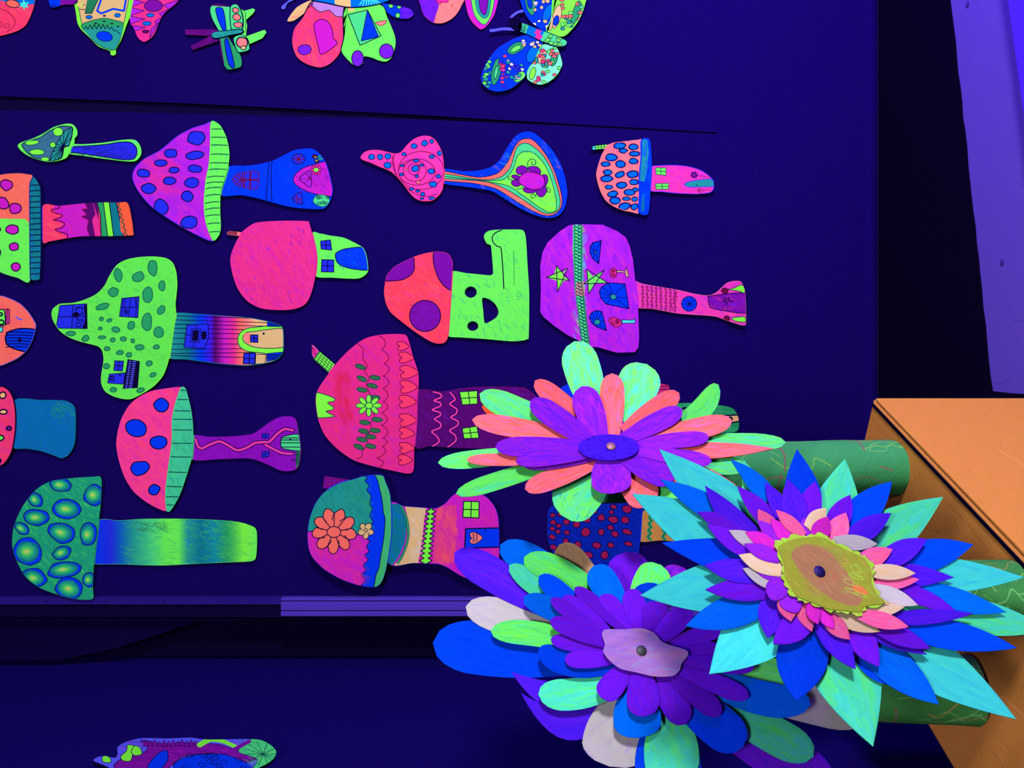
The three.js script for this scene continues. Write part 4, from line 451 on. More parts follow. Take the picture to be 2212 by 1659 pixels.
// ------------------------------------------------ butterflies
cutout('butterfly_cutout', 'coral red wing cut-out with blue band and pale green star at the picture corner', 'paper cut-out', cS, WH, [
  { name: 'wing', edge: P.rose, ew: 0.8, o: [-100, 280, 0, 268, 120, 235, 190, 190, 235, 100, 262, 0, 270, -150, -100, -200, -300, -150, -300, 150], draw(p) { p.fill(P.rose); p.scrib([P.coral, P.pink], 80, 0.8, 24, 6, 0.25); p.quad([-300, 0, 20, 5, 120, 40, 280, 30, 280, -300, -300, -300], P.azure); p.oval(95, 28, 52, 28, 0.2, P.coral, P.ink, 1.4); p.quad([140, 20, 165, 22, 175, -5, 190, 20, 220, 15, 200, 38, 215, 60, 190, 52, 178, 72, 168, 50, 140, 50, 155, 35], P.cyan); p.line([0, 65, 60, 90, 110, 150, 100, 200, 50, 240], P.inkred, 1); p.oval(52, 193, 22, 16, 0, null, P.inkred, 0.9); p.oval(-5, 185, 18, 24, 0, null, P.inkred, 0.9); } }]);
cutout('butterfly_cutout', 'butterfly cut-out with lime-edged cream and teal wing beside a pink zigzag wing', 'paper cut-out', cS, WH, [
  { name: 'wing', z: 0.001, edge: P.magenta, ew: 0.8, o: [960, -150, 972, 150, 1000, 210, 1030, 280, 1060, 308, 1090, 312, 1140, 275, 1170, 220, 1220, 110, 1340, 0, 1400, -150], draw(p) { p.fill(P.pink); p.scrib([P.hotpink, P.coral], 50, 1, 16, 4, 0.25); for (let i = 0; i < 4; i++) { p.quad([940, -20 + i * 68, 1075 + 5 * i, 20 + i * 62, 940, 70 + i * 62], P.orchid, P.ink, 0.9); p.quad([1400 - i * 70, -20 + i * 62, 1220 - i * 30, 40 + i * 60, 1300 - i * 60, 100 + i * 62], P.orchid, P.ink, 0.9); } p.oval(1147, 45, 68, 44, 0, P.purple, P.ink, 1); p.oval(1125, 115, 28, 14, 0, P.azure, P.ink, 0.9); p.oval(1098, 177, 32, 15, 0, P.azure, P.ink, 0.9); p.oval(1090, 237, 26, 11, 0, P.plum, P.ink, 0.9); } },
  { name: 'wing', z: 0.002, edge: P.lime, ew: 1, o: [572, -150, 575, 120, 600, 210, 680, 290, 740, 350, 825, 385, 830, 410, 850, 418, 870, 405, 870, 370, 905, 310, 945, 200, 972, 110, 978, -150], draw(p) {
    p.fill(P.lime); p.poly([590, -100, 600, 100, 625, 195, 690, 270, 760, 335, 845, 370, 885, 320, 920, 200, 945, 100, 950, -100], P.cream, P.ink, 1); p.quad([660, 0, 740, 0, 690, 105, 640, 105], P.emerald, P.ink, 0.9); for (let i = 0; i < 5; i++) p.line([675 + i * 14, 0, 645 + i * 10, 105], P.ink, 0.8); p.line([760, 0, 730, 85, 760, 105, 850, 70, 930, 85, 945, 0], P.blue, 3.4, false); p.line([595, 40, 640, 40], P.ink, 1); p.line([595, 75, 640, 75], P.ink, 1); p.oval(600, 40, 22, 14, 0, P.peach, P.lime, 1);
    p.oval(670, 132, 24, 13, 0, P.azure, P.ink, 0.9); p.oval(882, 118, 22, 15, 0, P.azure, P.ink, 0.9); p.oval(784, 122, 12, 6, 0, P.ink);
    p.poly([610, 195, 680, 160, 780, 140, 860, 155, 925, 185, 890, 330, 845, 380, 740, 340, 660, 260], P.emerald, P.ink, 0.9); p.poly([625, 215, 700, 215, 800, 205, 920, 210, 885, 330, 845, 372, 740, 335, 660, 262], P.teal); const z = []; for (let i = 0; i < 18; i++) z.push(630 + i * 16, 222 - (i % 2) * 40 * Math.sin(i / 6 + 0.4) + (i > 12 ? (i - 12) * 6 : 0)); p.line(z, P.ink, 1.2, false); for (const [x, y] of [[720, 178], [782, 162], [840, 180], [885, 202]]) p.oval(x, y, 11, 5, 0, P.ink);
    p.oval(785, 275, 60, 36, 0.2, P.blue, P.ink, 1); } },
  { name: 'lower_wing', edge: P.ink, o: [355, -100, 362, 20, 390, 62, 470, 40, 550, 35, 580, 10, 580, -100], draw(p) { p.fill(P.purple); p.quad([340, -120, 450, -120, 450, 60, 390, 70, 355, 30], P.blue); p.oval(400, 48, 14, 8, 0, null, P.ink, 1); } }]);
cutout('dragonfly_cutout', 'small dragonfly cut-out with striped teal and blue wings and purple feelers', 'paper cut-out', cS, 0.013, [
  { name: 'feeler', edge: P.plum, hard: true, o: [1380, 220, 1540, 218, 1700, 222, 1700, 262, 1560, 268, 1385, 260], draw(p) { p.fill(P.plum); p.scrib([P.purple], 30, 0, 12, 2, 0.4); } },
  { name: 'feeler', edge: P.plum, hard: true, o: [1420, 345, 1440, 372, 1620, 310, 1680, 280, 1640, 250, 1580, 262], draw(p) { p.fill(P.plum); p.scrib([P.purple], 30, -0.4, 12, 2, 0.4); } },
  { name: 'tail', edge: P.green, hard: true, o: [1780, 50, 1820, 82, 1890, 62, 1905, 75, 1890, 100, 1835, 150, 1845, 190, 1835, 272, 1975, 222, 1990, 240, 1960, 285, 1850, 335, 1790, 300, 1770, 150], draw(p) { p.fill(P.green); p.scrib([P.mint, P.cyan], 40, 1.3, 14, 3, 0.3); p.line([1830, 90, 1835, 270], P.ink, 1); } },
  { name: 'wing', z: 0.001, edge: P.ink, ew: 1, o: [1570, 70, 1590, 35, 1640, 30, 1710, 50, 1735, 90, 1730, 210, 1720, 240, 1650, 245, 1610, 190, 1580, 130], draw(p) { p.fill(P.mint); p.poly([1612, 70, 1640, 58, 1670, 80, 1690, 215, 1670, 235, 1630, 150], P.blue, P.ink, 1.3); p.line([1575, 35, 1700, 45], P.plum, 4); } },
  { name: 'wing', z: 0.001, edge: P.ink, ew: 1, o: [1640, 280, 1700, 275, 1740, 330, 1800, 420, 1805, 495, 1760, 515, 1700, 522, 1670, 480, 1650, 400], draw(p) { p.fill(P.emerald); p.poly([1680, 305, 1705, 300, 1750, 480, 1740, 512, 1710, 480, 1690, 400], P.blue, P.ink, 1.4); p.line([1640, 300, 1670, 480], P.plum, 3); } },
  { name: 'wing', z: 0.0015, edge: P.ink, ew: 1, o: [1725, 50, 1770, 35, 1800, 80, 1815, 150, 1805, 225, 1735, 225, 1722, 140], draw(p) { p.fill(P.mint); for (const [x, y, a, b] of [[1762, 80, 24, 20], [1770, 132, 30, 24], [1778, 188, 32, 20]]) p.blob(x, y, a, b, 0, P.salmon, P.ink, 1.4); } },
  { name: 'wing', z: 0.0015, edge: P.ink, ew: 1, o: [1745, 290, 1800, 262, 1845, 290, 1865, 370, 1810, 392, 1775, 385], draw(p) { p.fill(P.mint); p.blob(1810, 320, 42, 40, 0, P.salmon, P.ink, 2); p.oval(1820, 360, 20, 14, 0, P.peach, P.ink, 1.4); } },
  { name: 'body', z: 0.002, edge: P.ink, ew: 1.4, o: [1580, 262, 1610, 240, 1700, 232, 1790, 222, 1818, 235, 1800, 252, 1720, 268, 1640, 288, 1595, 288], draw(p) { p.fill(P.teal); p.scrib([P.tealdark], 20, 0, 10, 2, 0.4); } }]);
cutout('butterfly_cutout', 'large butterfly cut-out with one rose wing and one light green wing', 'paper cut-out', cT, WH, [
  { name: 'petal', edge: P.cream, o: [230, 0, 130, 50, 65, 140, 110, 140, 180, 90, 240, 30], draw(p) { p.fill(P.cream); p.scrib([P.peach, P.salmon], 30, -0.6, 12, 3, 0.4); } },
  { name: 'antenna', edge: P.periwinkle, ew: 1, o: [130, -40, 60, 15, 25, 45, 30, 62, 48, 60, 70, 20, 150, -20], draw(p) { p.fill(P.periwinkle); } },
  { name: 'feeler', edge: P.ink, o: [700, 20, 840, 40, 910, 60, 930, 100, 890, 130, 810, 125, 750, 90], draw(p) { p.fill(P.indigo); p.quad([700, 0, 830, 30, 840, 130, 740, 110], P.blue); spots(p, [[772, 40, 16, 14], [828, 48, 14, 12], [820, 105, 16, 18]], P.green, P.ink, 1); p.scrib([P.violet], 30, 0.2, 10, 3, 0.4, [840, 40, 930, 130]); } },
  { name: 'wing', edge: P.ink, ew: 1, o: [225, 20, 170, 120, 110, 200, 98, 300, 130, 390, 200, 440, 290, 462, 360, 435, 420, 370, 450, 280, 468, 150, 472, 0, 300, 0], draw(p) { p.fill(P.rose); p.scrib([P.hotpink, P.orchid, P.coral], 200, 1.2, 14, 3.4, 0.25); p.poly([225, 0, 235, 40, 290, 82, 350, 70, 400, 112, 470, 100, 480, 0], P.lilac, P.ink, 1.2); p.poly([248, 165, 290, 132, 340, 145, 372, 200, 380, 260, 405, 300, 300, 372, 275, 310, 255, 230], P.magenta, P.ink, 1.2); p.blob(182, 338, 44, 36, 0, P.violet, P.ink, 1.2); } },
  { name: 'wing', edge: P.ink, ew: 1, o: [466, 30, 700, 30, 750, 120, 800, 240, 805, 310, 780, 390, 740, 422, 690, 415, 640, 395, 590, 388, 585, 430, 555, 455, 510, 440, 435, 355, 450, 260], draw(p) { p.fill(P.green); p.scrib([P.mint, P.teal, P.lime], 200, 1.3, 8, 2, 0.3); p.quad([480, 100, 612, 68, 705, 245, 562, 310], P.mint, P.ink, 1.4); p.quad([612, 68, 688, 252, 570, 280], P.blue, P.ink, 1.2); p.poly([668, 155, 740, 140, 730, 165, 700, 175], P.salmon, P.inkred, 1); p.oval(500, 65, 26, 12, 0, P.peach); p.oval(742, 350, 48, 50, 0, P.violet, P.ink, 1.4); p.oval(545, 400, 40, 54, 0, P.violet, P.ink, 1.4); } },
  { name: 'body', z: 0.001, edge: P.ink, ew: 1, o: [215, -10, 330, 20, 480, 50, 600, 45, 720, 20, 770, -10, 770, -120, 220, -120], draw(p) { p.fill(P.azure); p.quad([380, -130, 490, -130, 500, 60, 390, 30], P.peach); for (let i = 0; i < 8; i++) p.line([610, -40, 560 + i * 22, 50 - Math.abs(i - 3.5) * 4], P.cyan, 2); } }]);
cutout('butterfly_cutout', 'half violet, half salmon rounded wing cut-out at the picture top', 'paper cut-out', cT, WH, [
  { name: 'wing', edge: P.inkred, ew: 1, o: [960, -90, 975, 40, 1000, 110, 1060, 155, 1130, 158, 1200, 120, 1250, 50, 1285, -90], draw(p) { p.fill(P.salmon); p.scrib([P.coral], 40, 0.8, 16, 4, 0.3); p.quad([940, -120, 1090, -120, 1100, 40, 1060, 160, 940, 160], P.violet); p.scrib([P.indigo, P.purple], 40, 1.2, 14, 4, 0.3, [960, -60, 1080, 150]); p.poly([1085, -20, 1095, 25, 1130, 15, 1160, 15, 1160, -20], P.pink, P.inkred, 1); p.oval(1190, 38, 9, 7, 0, P.orange); } }]);
cutout('butterfly_cutout', 'magenta teardrop wing cut-out with nested mint and teal loops', 'paper cut-out', cT, WH, [
  { name: 'wing', edge: P.pink, ew: 1, o: [1284, -90, 1290, 60, 1320, 140, 1370, 192, 1400, 198, 1440, 160, 1485, 80, 1500, -90], draw(p) { p.fill(P.magenta); p.scrib([P.pink], 30, 1, 14, 4, 0.3); p.poly([1320, -120, 1330, 60, 1360, 130, 1410, 168, 1450, 120, 1475, 20, 1480, -120], P.green, P.inkgreen, 1); p.poly([1345, -120, 1355, 50, 1385, 110, 1415, 125, 1445, 80, 1455, -120], P.teal, P.inkgreen, 1); p.poly([1370, -120, 1378, 50, 1402, 98, 1425, 80, 1442, -120], P.purple, P.ink, 1); } }]);
const seeds = (p, n, bx, cols) => { for (let i = 0; i < n; i++) p.oval(rr(bx[0], bx[2]), rr(bx[1], bx[3]), rr(12, 18), rr(9, 13), rr(-0.4, 0.4), cols[i % cols.length], P.ink, 0.8); };
cutout('butterfly_cutout', 'slanting butterfly cut-out covered in tiny ovals with blue and lime wings', 'paper cut-out', cT, 0.016, [
  { name: 'antenna', edge: P.periwinkle, ew: 1, o: [1690, 60, 1630, 78, 1585, 115, 1582, 150, 1600, 150, 1602, 122, 1640, 92, 1690, 78], draw(p) { p.fill(P.periwinkle); } },
  { name: 'antenna', edge: P.periwinkle, ew: 1, o: [1450, 198, 1445, 212, 1465, 218, 1540, 206, 1620, 210, 1620, 192, 1540, 188, 1470, 198], draw(p) { p.fill(P.periwinkle); } },
  { name: 'wing', edge: P.royal, ew: 1, o: [1655, -90, 1670, 50, 1720, 140, 1780, 190, 1842, 215, 1875, 100, 1905, -90], draw(p) { p.fill(P.blue); p.poly([1680, -80, 1700, 60, 1740, 105, 1760, 40, 1740, -80], P.emerald, P.ink, 1); p.oval(1720, 20, 16, 40, -0.2, P.blue, P.ink, 1); p.blob(1840, 90, 28, 64, 0.3, P.azure, P.ink, 1); seeds(p, 13, [1730, -10, 1850, 190], [P.white, P.cream]); } },
  { name: 'wing', edge: P.green, ew: 1, o: [1900, -90, 1870, 120, 1838, 215, 1940, 250, 2000, 210, 2060, 130, 2100, 20, 2110, -90], draw(p) { p.fill(P.lime); p.blob(1905, 110, 30, 84, 0.25, P.peach, P.ink, 1); p.oval(1900, 140, 18, 36, 0.3, P.blue, P.ink, 1); p.blob(2035, 90, 26, 90, 0.35, P.emerald, P.ink, 1); seeds(p, 18, [1935, 0, 2000, 200], [P.coral, P.teal, P.green]); seeds(p, 5, [2040, 0, 2100, 160], [P.coral, P.mint]); p.blob(1865, 160, 14, 50, 0.2, P.cream, P.ink, 0.8); } },
  { name: 'wing', edge: P.royal, ew: 1, o: [1700, 238, 1600, 270, 1500, 330, 1430, 420, 1390, 510, 1395, 570, 1440, 610, 1510, 625, 1600, 600, 1690, 520, 1740, 420, 1810, 310, 1770, 265], draw(p) { p.fill(P.blue); p.scrib([P.royal], 60, 0.8, 12, 3, 0.3); p.blob(1628, 328, 70, 34, -0.5, P.emerald, P.ink, 1); p.blob(1625, 332, 40, 18, -0.5, P.green, P.ink, 1); p.blob(1490, 490, 32, 90, 0.2, P.emerald, P.ink, 1); p.blob(1490, 495, 12, 48, 0.2, P.mint, P.ink, 1); p.blob(1740, 370, 34, 64, 0.4, P.azure, P.ink, 1); p.blob(1650, 525, 26, 48, 0.9, P.green, P.ink, 1); seeds(p, 24, [1410, 370, 1450, 590], [P.teal, P.green]); seeds(p, 14, [1520, 380, 1560, 600], [P.pink, P.rose, P.royal]); seeds(p, 18, [1570, 400, 1690, 560], [P.royal, P.white, P.teal]); seeds(p, 8, [1640, 260, 1790, 320], [P.white, P.cream]); } },
  { name: 'wing', edge: P.green, ew: 1, o: [1810, 305, 1900, 320, 1935, 400, 1940, 450, 1900, 520, 1830, 570, 1770, 575, 1705, 540, 1710, 480, 1760, 400], draw(p) { p.fill('#6cf07a'); p.blob(1885, 405, 24, 50, 0.3, P.emerald, P.ink, 1); p.blob(1805, 385, 24, 52, 0.4, P.cream, P.ink, 1); p.blob(1740, 500, 20, 44, 0.3, P.lime, P.ink, 1); seeds(p, 40, [1740, 320, 1920, 560], [P.rose, P.coral, P.teal, P.green, P.coral]); } },
  { name: 'body', z: 0.001, edge: P.ink, ew: 1, o: [1655, 155, 1780, 200, 1900, 245, 1970, 280, 1965, 310, 1920, 320, 1840, 300, 1700, 235, 1645, 210], draw(p) { p.fill(P.mint); p.quad([1715, 170, 1820, 210, 1790, 290, 1690, 240], P.azure); p.quad([1770, 200, 1800, 210, 1790, 235, 1810, 250, 1780, 280, 1755, 260, 1765, 240, 1750, 225], P.pink); p.scrib([P.inkgreen], 14, 0.6, 8, 1.2, 0.8, [1660, 170, 1700, 220]); seeds(p, 14, [1820, 240, 1960, 310], [P.green]); } },
  { name: 'head', z: 0.001, edge: P.black, ew: 1, o: [1590, 125, 1660, 150, 1650, 215, 1600, 190, 1580, 155], draw(p) { p.fill(P.black); } }]);
cutout('dragon_cutout', 'purple and blue dragon cut-out with green horns and leafy tail on the side wall', 'paper cut-out', cU, 0.006, [
  { name: 'body', edge: P.periwinkle, ew: 1, o: [625, 1385, 650, 1355, 700, 1345, 780, 1355, 790, 1285, 860, 1245, 960, 1225, 1120, 1228, 1280, 1222, 1400, 1235, 1700, 1232, 1790, 1255, 1850, 1305, 1845, 1350, 1800, 1390, 1720, 1430, 1600, 1510, 1400, 1560, 1100, 1570, 850, 1520, 720, 1430], draw(p) {
    p.fill(P.periwinkle); p.poly([760, 1440, 800, 1380, 940, 1340, 980, 1290, 940, 1245, 1040, 1260, 1080, 1290, 1180, 1260, 1300, 1265, 1450, 1275, 1560, 1320, 1660, 1370, 1560, 1400, 1400, 1340, 1200, 1360, 1100, 1430, 1000, 1480], P.purple, P.ink, 1); p.scrib([P.magenta, P.plum], 140, 0.2, 16, 2, 0.35, [780, 1250, 1600, 1420]);
    for (let i = 0; i < 12; i++) p.quad([950 + i * 30, 1290 - (i % 3) * 8, 975 + i * 30, 1240 + (i % 2) * 10, 990 + i * 30, 1290], P.purple, P.ink, 0.7);
    p.poly([1120, 1430, 1200, 1370, 1320, 1345, 1450, 1345, 1540, 1380, 1600, 1440, 1500, 1540, 1200, 1560], P.blue, P.ink, 1); for (let i = 0; i < 30; i++) p.oval(rr(1180, 1560), rr(1350, 1540), 22, 14, 0, null, P.ink, 0.8); p.poly([960, 1430, 1040, 1340, 1100, 1320, 1090, 1390, 1010, 1470], P.blue, P.ink, 1);
    p.poly([800, 1360, 840, 1320, 850, 1280, 890, 1285, 880, 1330, 860, 1390, 810, 1390], P.lime, P.ink, 1); p.poly([870, 1330, 895, 1285, 930, 1300, 935, 1345, 890, 1355], P.lime, P.ink, 1); p.poly([680, 1370, 705, 1350, 730, 1370, 735, 1400, 690, 1400], P.lime, P.ink, 1); p.line([1320, 1280, 1400, 1240, 1480, 1250, 1550, 1290], P.lime, 9);
    p.poly([1560, 1330, 1620, 1270, 1700, 1225, 1800, 1240, 1870, 1310, 1830, 1390, 1700, 1440, 1600, 1450, 1660, 1380], P.mint, P.inkgreen, 1); p.scrib([P.green, P.emerald], 60, 0.6, 16, 3, 0.3, [1580, 1240, 1840, 1430]); for (let i = 0; i < 12; i++) p.line([1710, 1345, 1710 + 130 * Math.cos(i * 0.52), 1345 + 90 * Math.sin(i * 0.52)], P.inkgreen, 0.9);
    p.line([1500, 1330, 1580, 1290, 1660, 1250], P.purple, 6); } }], leftWall);
// ---------------------------------------------------------------- planter and paper flowers
function streaks(base, cols, n, len, w, alpha, extra) { const [c, g] = canvas(192, 384, base), p = new Pen(g, 1); p.box = [0, 0, 192, 384]; p.scrib(cols, n, Math.PI / 2, len, w, alpha); if (extra) extra(p); return tex(c); }
const PT = {
  green: streaks('#5cf062', [P.lime, P.lime, P.cyan, '#44e0a0', P.green], 170, 110, 9, 0.4, (p) => p.scrib([P.azure, P.teal], 26, 1.57, 50, 3, 0.45)),
  lime: streaks('#58e83c', [P.lime, P.mint, P.cyan], 120, 120, 8, 0.35, (p) => p.scrib([P.teal], 16, 1.57, 50, 3, 0.4)),
  coral: streaks('#de6450', [P.orange, P.orange, P.coral, '#c46a84', P.salmon], 150, 70, 10, 0.4, (p) => p.scrib([P.violet], 10, 1.57, 26, 3, 0.35)),
  purple: streaks('#741d9c', [P.violet, P.violet, P.indigo, P.orchid, '#a02a80'], 130, 110, 9, 0.35, (p) => p.scrib([P.rose], 7, 1.57, 40, 4, 0.45)),
  violet: streaks('#5a149a', [P.violet, P.indigo, P.purple], 120, 140, 6, 0.3, (p) => p.scrib([P.ink], 12, 1.57, 60, 0.8, 0.5)),
  indigo: streaks('#40189e', [P.indigo, P.violet, '#341494'], 120, 110, 6, 0.3, (p) => p.scrib([P.ink], 8, 1.57, 50, 0.8, 0.4)),
  blue: streaks('#0040a2', [P.blue, '#0048a4'], 60, 140, 10, 0.3), azure: streaks('#0060a0', [P.azure, '#0054a0'], 80, 140, 9, 0.3),
  cyan: streaks('#36d494', [P.cyan, P.sky, '#44de90'], 110, 120, 10, 0.3, (p) => p.scrib([P.teal], 30, 1.4, 12, 1.4, 0.4)),
  mint: streaks('#3ed480', [P.cyan, P.mint, P.green], 110, 90, 9, 0.3, (p) => p.scrib([P.teal], 26, 1.4, 10, 1.4, 0.4)),
  white: streaks('#a4b07e', ['#aeb884', '#9aa67a', '#acb682'], 60, 120, 12, 0.3, (p) => p.scrib(['#9c88a0'], 9, 1.57, 130, 5, 0.45)),
  cream: streaks('#c2b86c', [P.cream, P.white, P.peach], 70, 60, 9, 0.4), tan: streaks('#a8944e', [P.cream, P.brown], 60, 110, 10, 0.25),
  pink: streaks('#d45a68', [P.hotpink, P.salmon, P.lilac], 80, 60, 9, 0.35), magenta: streaks('#b62480', [P.magenta, P.orchid, P.hotpink], 80, 60, 9, 0.35), orchid: streaks('#7c229c', [P.orchid, P.violet], 80, 60, 9, 0.35),
};
const PM = Object.fromEntries(Object.entries(PT).map(([k, t]) => [k, ['#ffffff', '#ededed', '#dcdcdc'].map((color) => matte({ map: t, color }))])); // each colour in three batches of card
// petal outlines: half width along the length
const SH = {
  r: (t) => (0.5 + 0.5 * Math.sin(Math.min(1, t / 0.62) * Math.PI / 2)) * (t > 0.72 ? Math.sqrt(Math.max(0, 1 - ((t - 0.72) / 0.28) ** 2)) : 1),
  p: (t) => (t < 0.45 ? 0.55 + 0.45 * Math.sin(t / 0.45 * Math.PI / 2) : Math.max(0, 1 - ((t - 0.45) / 0.55) ** 1.9)),
  k: (t) => (t < 0.38 ? 0.6 + 0.4 * Math.sin(t / 0.38 * Math.PI / 2) : Math.max(0, 1 - ((t - 0.38) / 0.62) ** 1.45)),
};
function flowerFrame(px, py, d, n, curl) {
  const C = at(px, py, d), N = V(...n).normalize();
  return { C, N, hit(x, y, off) { const r = ray(x, y); let h = off, p; for (let i = 0; i < 8; i++) { const t = N.dot(C.clone().addScaledVector(N, h).sub(CAM)) / N.dot(r); p = r.clone().multiplyScalar(t).add(CAM); const q = p.clone().sub(C), rad2 = q.lengthSq() - q.dot(N) ** 2; h = off + curl * Math.min(rad2, 0.06); } return p; } };
}
function sheetGeo(rows, N, thick, uvo) { // rows of points -> closed thin sheet
  const nt = rows.length, ns = rows[0].length, pos = [], uv = [], idx = [];
  for (let f = 0; f < 2; f++) rows.forEach((r, i) => r.forEach((p, j) => { const q = p.clone().addScaledVector(N, f ? -thick : 0); pos.push(q.x, q.y, q.z); uv.push(uvo[0] + (j / (ns - 1)) * 0.7, uvo[1] + i / (nt - 1) * 0.9); }));
  const I = (f, i, j) => f * nt * ns + i * ns + j;
  for (let i = 0; i < nt - 1; i++) for (let j = 0; j < ns - 1; j++) { idx.push(I(0, i, j), I(0, i + 1, j), I(0, i, j + 1), I(0, i, j + 1), I(0, i + 1, j), I(0, i + 1, j + 1)); idx.push(I(1, i, j), I(1, i, j + 1), I(1, i + 1, j), I(1, i, j + 1), I(1, i + 1, j + 1), I(1, i + 1, j)); }
  for (let i = 0; i < nt - 1; i++) for (const j of [0, ns - 1]) idx.push(I(0, i, j), I(1, i, j), I(0, i + 1, j), I(0, i + 1, j), I(1, i, j), I(1, i + 1, j));
  const g = new THREE.BufferGeometry(); g.setAttribute('position', new THREE.Float32BufferAttribute(pos, 3)); g.setAttribute('uv', new THREE.Float32BufferAttribute(uv, 2)); g.setIndex(idx);
  const a = V(pos[0], pos[1], pos[2]), m = I(0, 4, 0) * 3, e = I(0, 4, ns - 1) * 3; // face the front outwards
  const n = V(pos[m], pos[m + 1], pos[m + 2]).sub(a).cross(V(pos[e], pos[e + 1], pos[e + 2]).sub(a)); if (n.dot(N) < 0) for (let i = 0; i < idx.length; i += 3) [idx[i], idx[i + 1]] = [idx[i + 1], idx[i]];
  g.setIndex(idx); const out = g; out.computeVertexNormals(); return out;
}
function petal(parent, F, origin, spec, off, wide) {
  const [bx, by, tx, ty, w, kind, shape = 'r', bend = 0, lift = 0] = spec, dx = tx - bx, dy = ty - by, L = Math.hypot(dx, dy), nx = -dy / L, ny = dx / L, rows = [];
  const NT = 13, NS = 7;
  for (let i = 0; i < NT; i++) {
    const t0 = i / (NT - 1), t = 1 - Math.pow(1 - t0, 1.35), b = bend * 4 * t * (1 - t) * L, hw = Math.max(0.004, SH[shape](t)) * w * wide / 2, row = [];
    for (let j = 0; j < NS; j++) { const s = j / (NS - 1) * 2 - 1; const p = F.hit(bx + dx * t + nx * (b + s * hw), by + dy * t + ny * (b + s * hw), off + lift * t * t); p.addScaledVector(F.N, -0.0008 * s * s * (1 - t * 0.5)); row.push(p.sub(origin)); }
    rows.push(row);
  }
  return mesh('petal', sheetGeo(rows, F.N, 0.0006, [rnd(), rnd() * 0.4]), PM[kind][Math.floor(rnd() * 3)], parent);
}
function centrePiece(parent, F, origin, out, off, mat, box, hard) { // flat cut centre from traced outline
  const o = hard ? pairs(out) : smooth(pairs(out), true, 4), c = o.reduce((s, p) => [s[0] + p[0] / o.length, s[1] + p[1] / o.length], [0, 0]), pos = [], uv = [], idx = [], rings = [0, 0.5, 1];
  const NN = o.length, e1 = V(0, -1, 0).addScaledVector(F.N, F.N.y).normalize(), e2 = F.N.clone().cross(e1), flat = []; // print laid out in the plane of the disc
  for (const f of [0, 1]) for (const r of rings) for (const p of o) { const q = F.hit(c[0] + (p[0] - c[0]) * r, c[1] + (p[1] - c[1]) * r, off).addScaledVector(F.N, f ? -0.0008 : 0).sub(origin); pos.push(q.x, q.y, q.z); flat.push([q.dot(e1), q.dot(e2)]); }
  const [u0, v0, u1, v1] = bb(flat); for (const [u, v] of flat) uv.push((u - u0) / (u1 - u0), (v - v0) / (v1 - v0));
  const I = (f, r, i) => (f * 3 + r) * NN + i % NN; for (let r = 0; r < 2; r++) for (let i = 0; i < NN; i++) { idx.push(I(0, r, i), I(0, r + 1, i), I(0, r + 1, i + 1), I(0, r, i), I(0, r + 1, i + 1), I(0, r, i + 1)); idx.push(I(1, r, i), I(1, r + 1, i + 1), I(1, r + 1, i), I(1, r, i), I(1, r, i + 1), I(1, r + 1, i + 1)); } for (let i = 0; i < NN; i++) idx.push(I(0, 2, i), I(1, 2, i), I(0, 2, i + 1), I(0, 2, i + 1), I(1, 2, i), I(1, 2, i + 1));
  const g = new THREE.BufferGeometry(); g.setAttribute('position', new THREE.Float32BufferAttribute(pos, 3)); g.setAttribute('uv', new THREE.Float32BufferAttribute(uv, 2)); g.setIndex(idx); g.computeVertexNormals(); return mesh('centre', g, mat, parent);
}
function stemTexture(kind) {
  const [c, g] = canvas(512, 1024, kind ? '#35842c' : '#36963e'), p = new Pen(g, 1); p.box = [0, 0, 512, 1024];
  p.scrib(['#46a648', '#2c7a34', '#3c9444'], 500, 0.9, 40, 6, 0.14); p.scrib(['#58a050', '#2a5e30'], 120, 1.2, 60, 1, 0.3);
  for (let i = 0; i < 70; i++) { let x = rr(0, 512), y = rr(0, 1024); const a = [x, y]; for (let k = 0; k < 5; k++) a.push(x += rr(-30, 30), y += rr(20, 60)); p.line(a, ['#62b038', '#8a8a34', '#7c6a3c', '#5cae44'][i % 4], rr(1.5, 4)); }
  for (let i = 0; i < 7; i++) { const x = rr(0, 512), y = rr(100, 900); p.line([x, y, x + 60, y + 8, x + 130, y - 6], '#6a6a40', 6); p.line([x + 60, y + 8, x + 80, y - 40], '#6a6a40', 4); }
  return tex(c, 1, 1);
}
const [bumpC, bumpG] = canvas(256, 256, '#808080'); { const p = new Pen(bumpG, 1); p.box = [0, 0, 256, 256]; p.scrib(['#ffffff', '#000000'], 160, 0.7, 60, 2, 0.16); p.scrib(['#ffffff', '#000000'], 160, 2.3, 40, 2, 0.16); }
const bumpT = new THREE.CanvasTexture(bumpC); bumpT.wrapS = bumpT.wrapT = THREE.RepeatWrapping; bumpT.repeat.set(2, 3);
